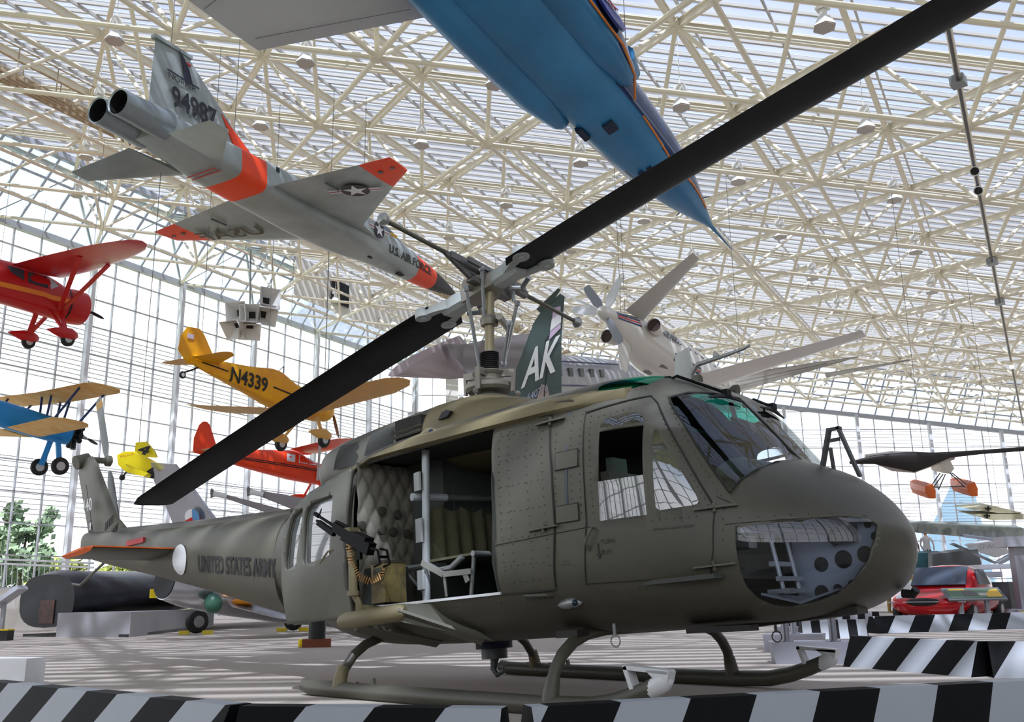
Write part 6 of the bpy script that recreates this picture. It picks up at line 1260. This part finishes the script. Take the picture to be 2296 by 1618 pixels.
# ---------------------------------------------------------------- thin hanging cables and separate pieces
def cab(root,pts):
    for p in pts:
        w=root.matrix_world@V(p); b=MB(); zt=15.728-.651*max(-6,min(5,((w-V((LO[0],LO[1],0))).dot(V((AV.y,-AV.x,0))))/(SB*BV.dot(V((AV.y,-AV.x,0))))))
        b.cyl(V(p),root.matrix_world.inverted()@V((w.x,w.y,max(zt,w.z+.5))),.009,n=5); b.build('hanging_cable',mat('cable_grey',(120,118,114),.5),root)
bpy.context.view_layer.update()
cab(f5,[(-5.0,0,.5),(-10.5,0,.45)]); cab(f4,[(-3.5,0,.6),(-9,0,.7)]); cab(s_,[(-2,-3,1.2),(-2,3,1.2),(-7.5,0,.3)]); cab(k_,[(-1.7,-3,1.4),(-1.7,3,1.4),(-6.5,0,.3)])
cab(y_,[(-1.5,-1.2,0),(-1.5,1.2,0),(-4.9,0,.6)]); cab(o_,[(-2,-2,1.1),(-2,2,1.1),(-6.5,0,.5)]); cab(l_,[(1.2,0,.3),(6,-2,-.4),(6,2,-.4)])
for root,p in((dc,G(6,0,1.3)),(dc,G(0,0,1.3)),(ul,at(2070,1012,30.2)),(vb,at(2240,1138,38.2)),(yr,at(310,1014,20.7))):
    cab(root,[p])
KEEP=('lettering','stencil','rivets','quilted','fuselage','grille','hanging','body')
def split_pieces(o,tol=.004):
    me=o.data; n=len(me.vertices); par=list(range(n))
    def fd(a):
        while par[a]!=a: par[a]=par[par[a]]; a=par[a]
        return a
    for e in me.edges:
        a,b_=fd(e.vertices[0]),fd(e.vertices[1])
        if a!=b_: par[a]=b_
    isl={}
    for i in range(n): isl.setdefault(fd(i),[]).append(i)
    if len(isl)<2 or len(isl)>60: return
    bx=[]
    for k,vs in isl.items():
        c=[me.vertices[i].co for i in vs]; bx.append([k,[min(p[a] for p in c)-tol for a in range(3)],[max(p[a] for p in c)+tol for a in range(3)]])
    cl=list(range(len(bx)))
    def f2(a):
        while cl[a]!=a: a=cl[a]
        return a
    for i in range(len(bx)):
        for j in range(i):
            if all(bx[i][1][a]<=bx[j][2][a] and bx[j][1][a]<=bx[i][2][a] for a in range(3)): cl[f2(i)]=f2(j)
    grp={}
    for i,q in enumerate(bx): grp[q[0]]=f2(i)
    ids=sorted(set(grp.values()))
    if len(ids)<2 or len(ids)>24: return
    lab=[grp[fd(i)] for i in range(n)]
    for gi,g_ in enumerate(ids):
        bm=bmesh.new(); bm.from_mesh(me); bm.verts.ensure_lookup_table()
        bmesh.ops.delete(bm,geom=[bm.verts[i] for i in range(n) if lab[i]!=g_],context='VERTS')
        m2=bpy.data.meshes.new(me.name); 
        for q in me.materials: m2.materials.append(q)
        bm.to_mesh(m2); bm.free()
        if gi==0: first=m2; continue
        d=bpy.data.objects.new(o.name.split('.')[0],m2); COL.objects.link(d); d.parent=o.parent; d.matrix_basis=o.matrix_basis.copy()
        if 'label' in o: d['label']=o['label']
    o.data=first
for o in list(COL.objects):
    if o.type=='MESH' and o.parent and o.get('kind') is None and not o.children and not any(o.name.startswith(k) for k in KEEP):
        r=o
        while r.parent: r=r.parent
        if r.get('kind')=='structure' or r.get('group')=='pendant lamps under the roof': continue
        split_pieces(o)
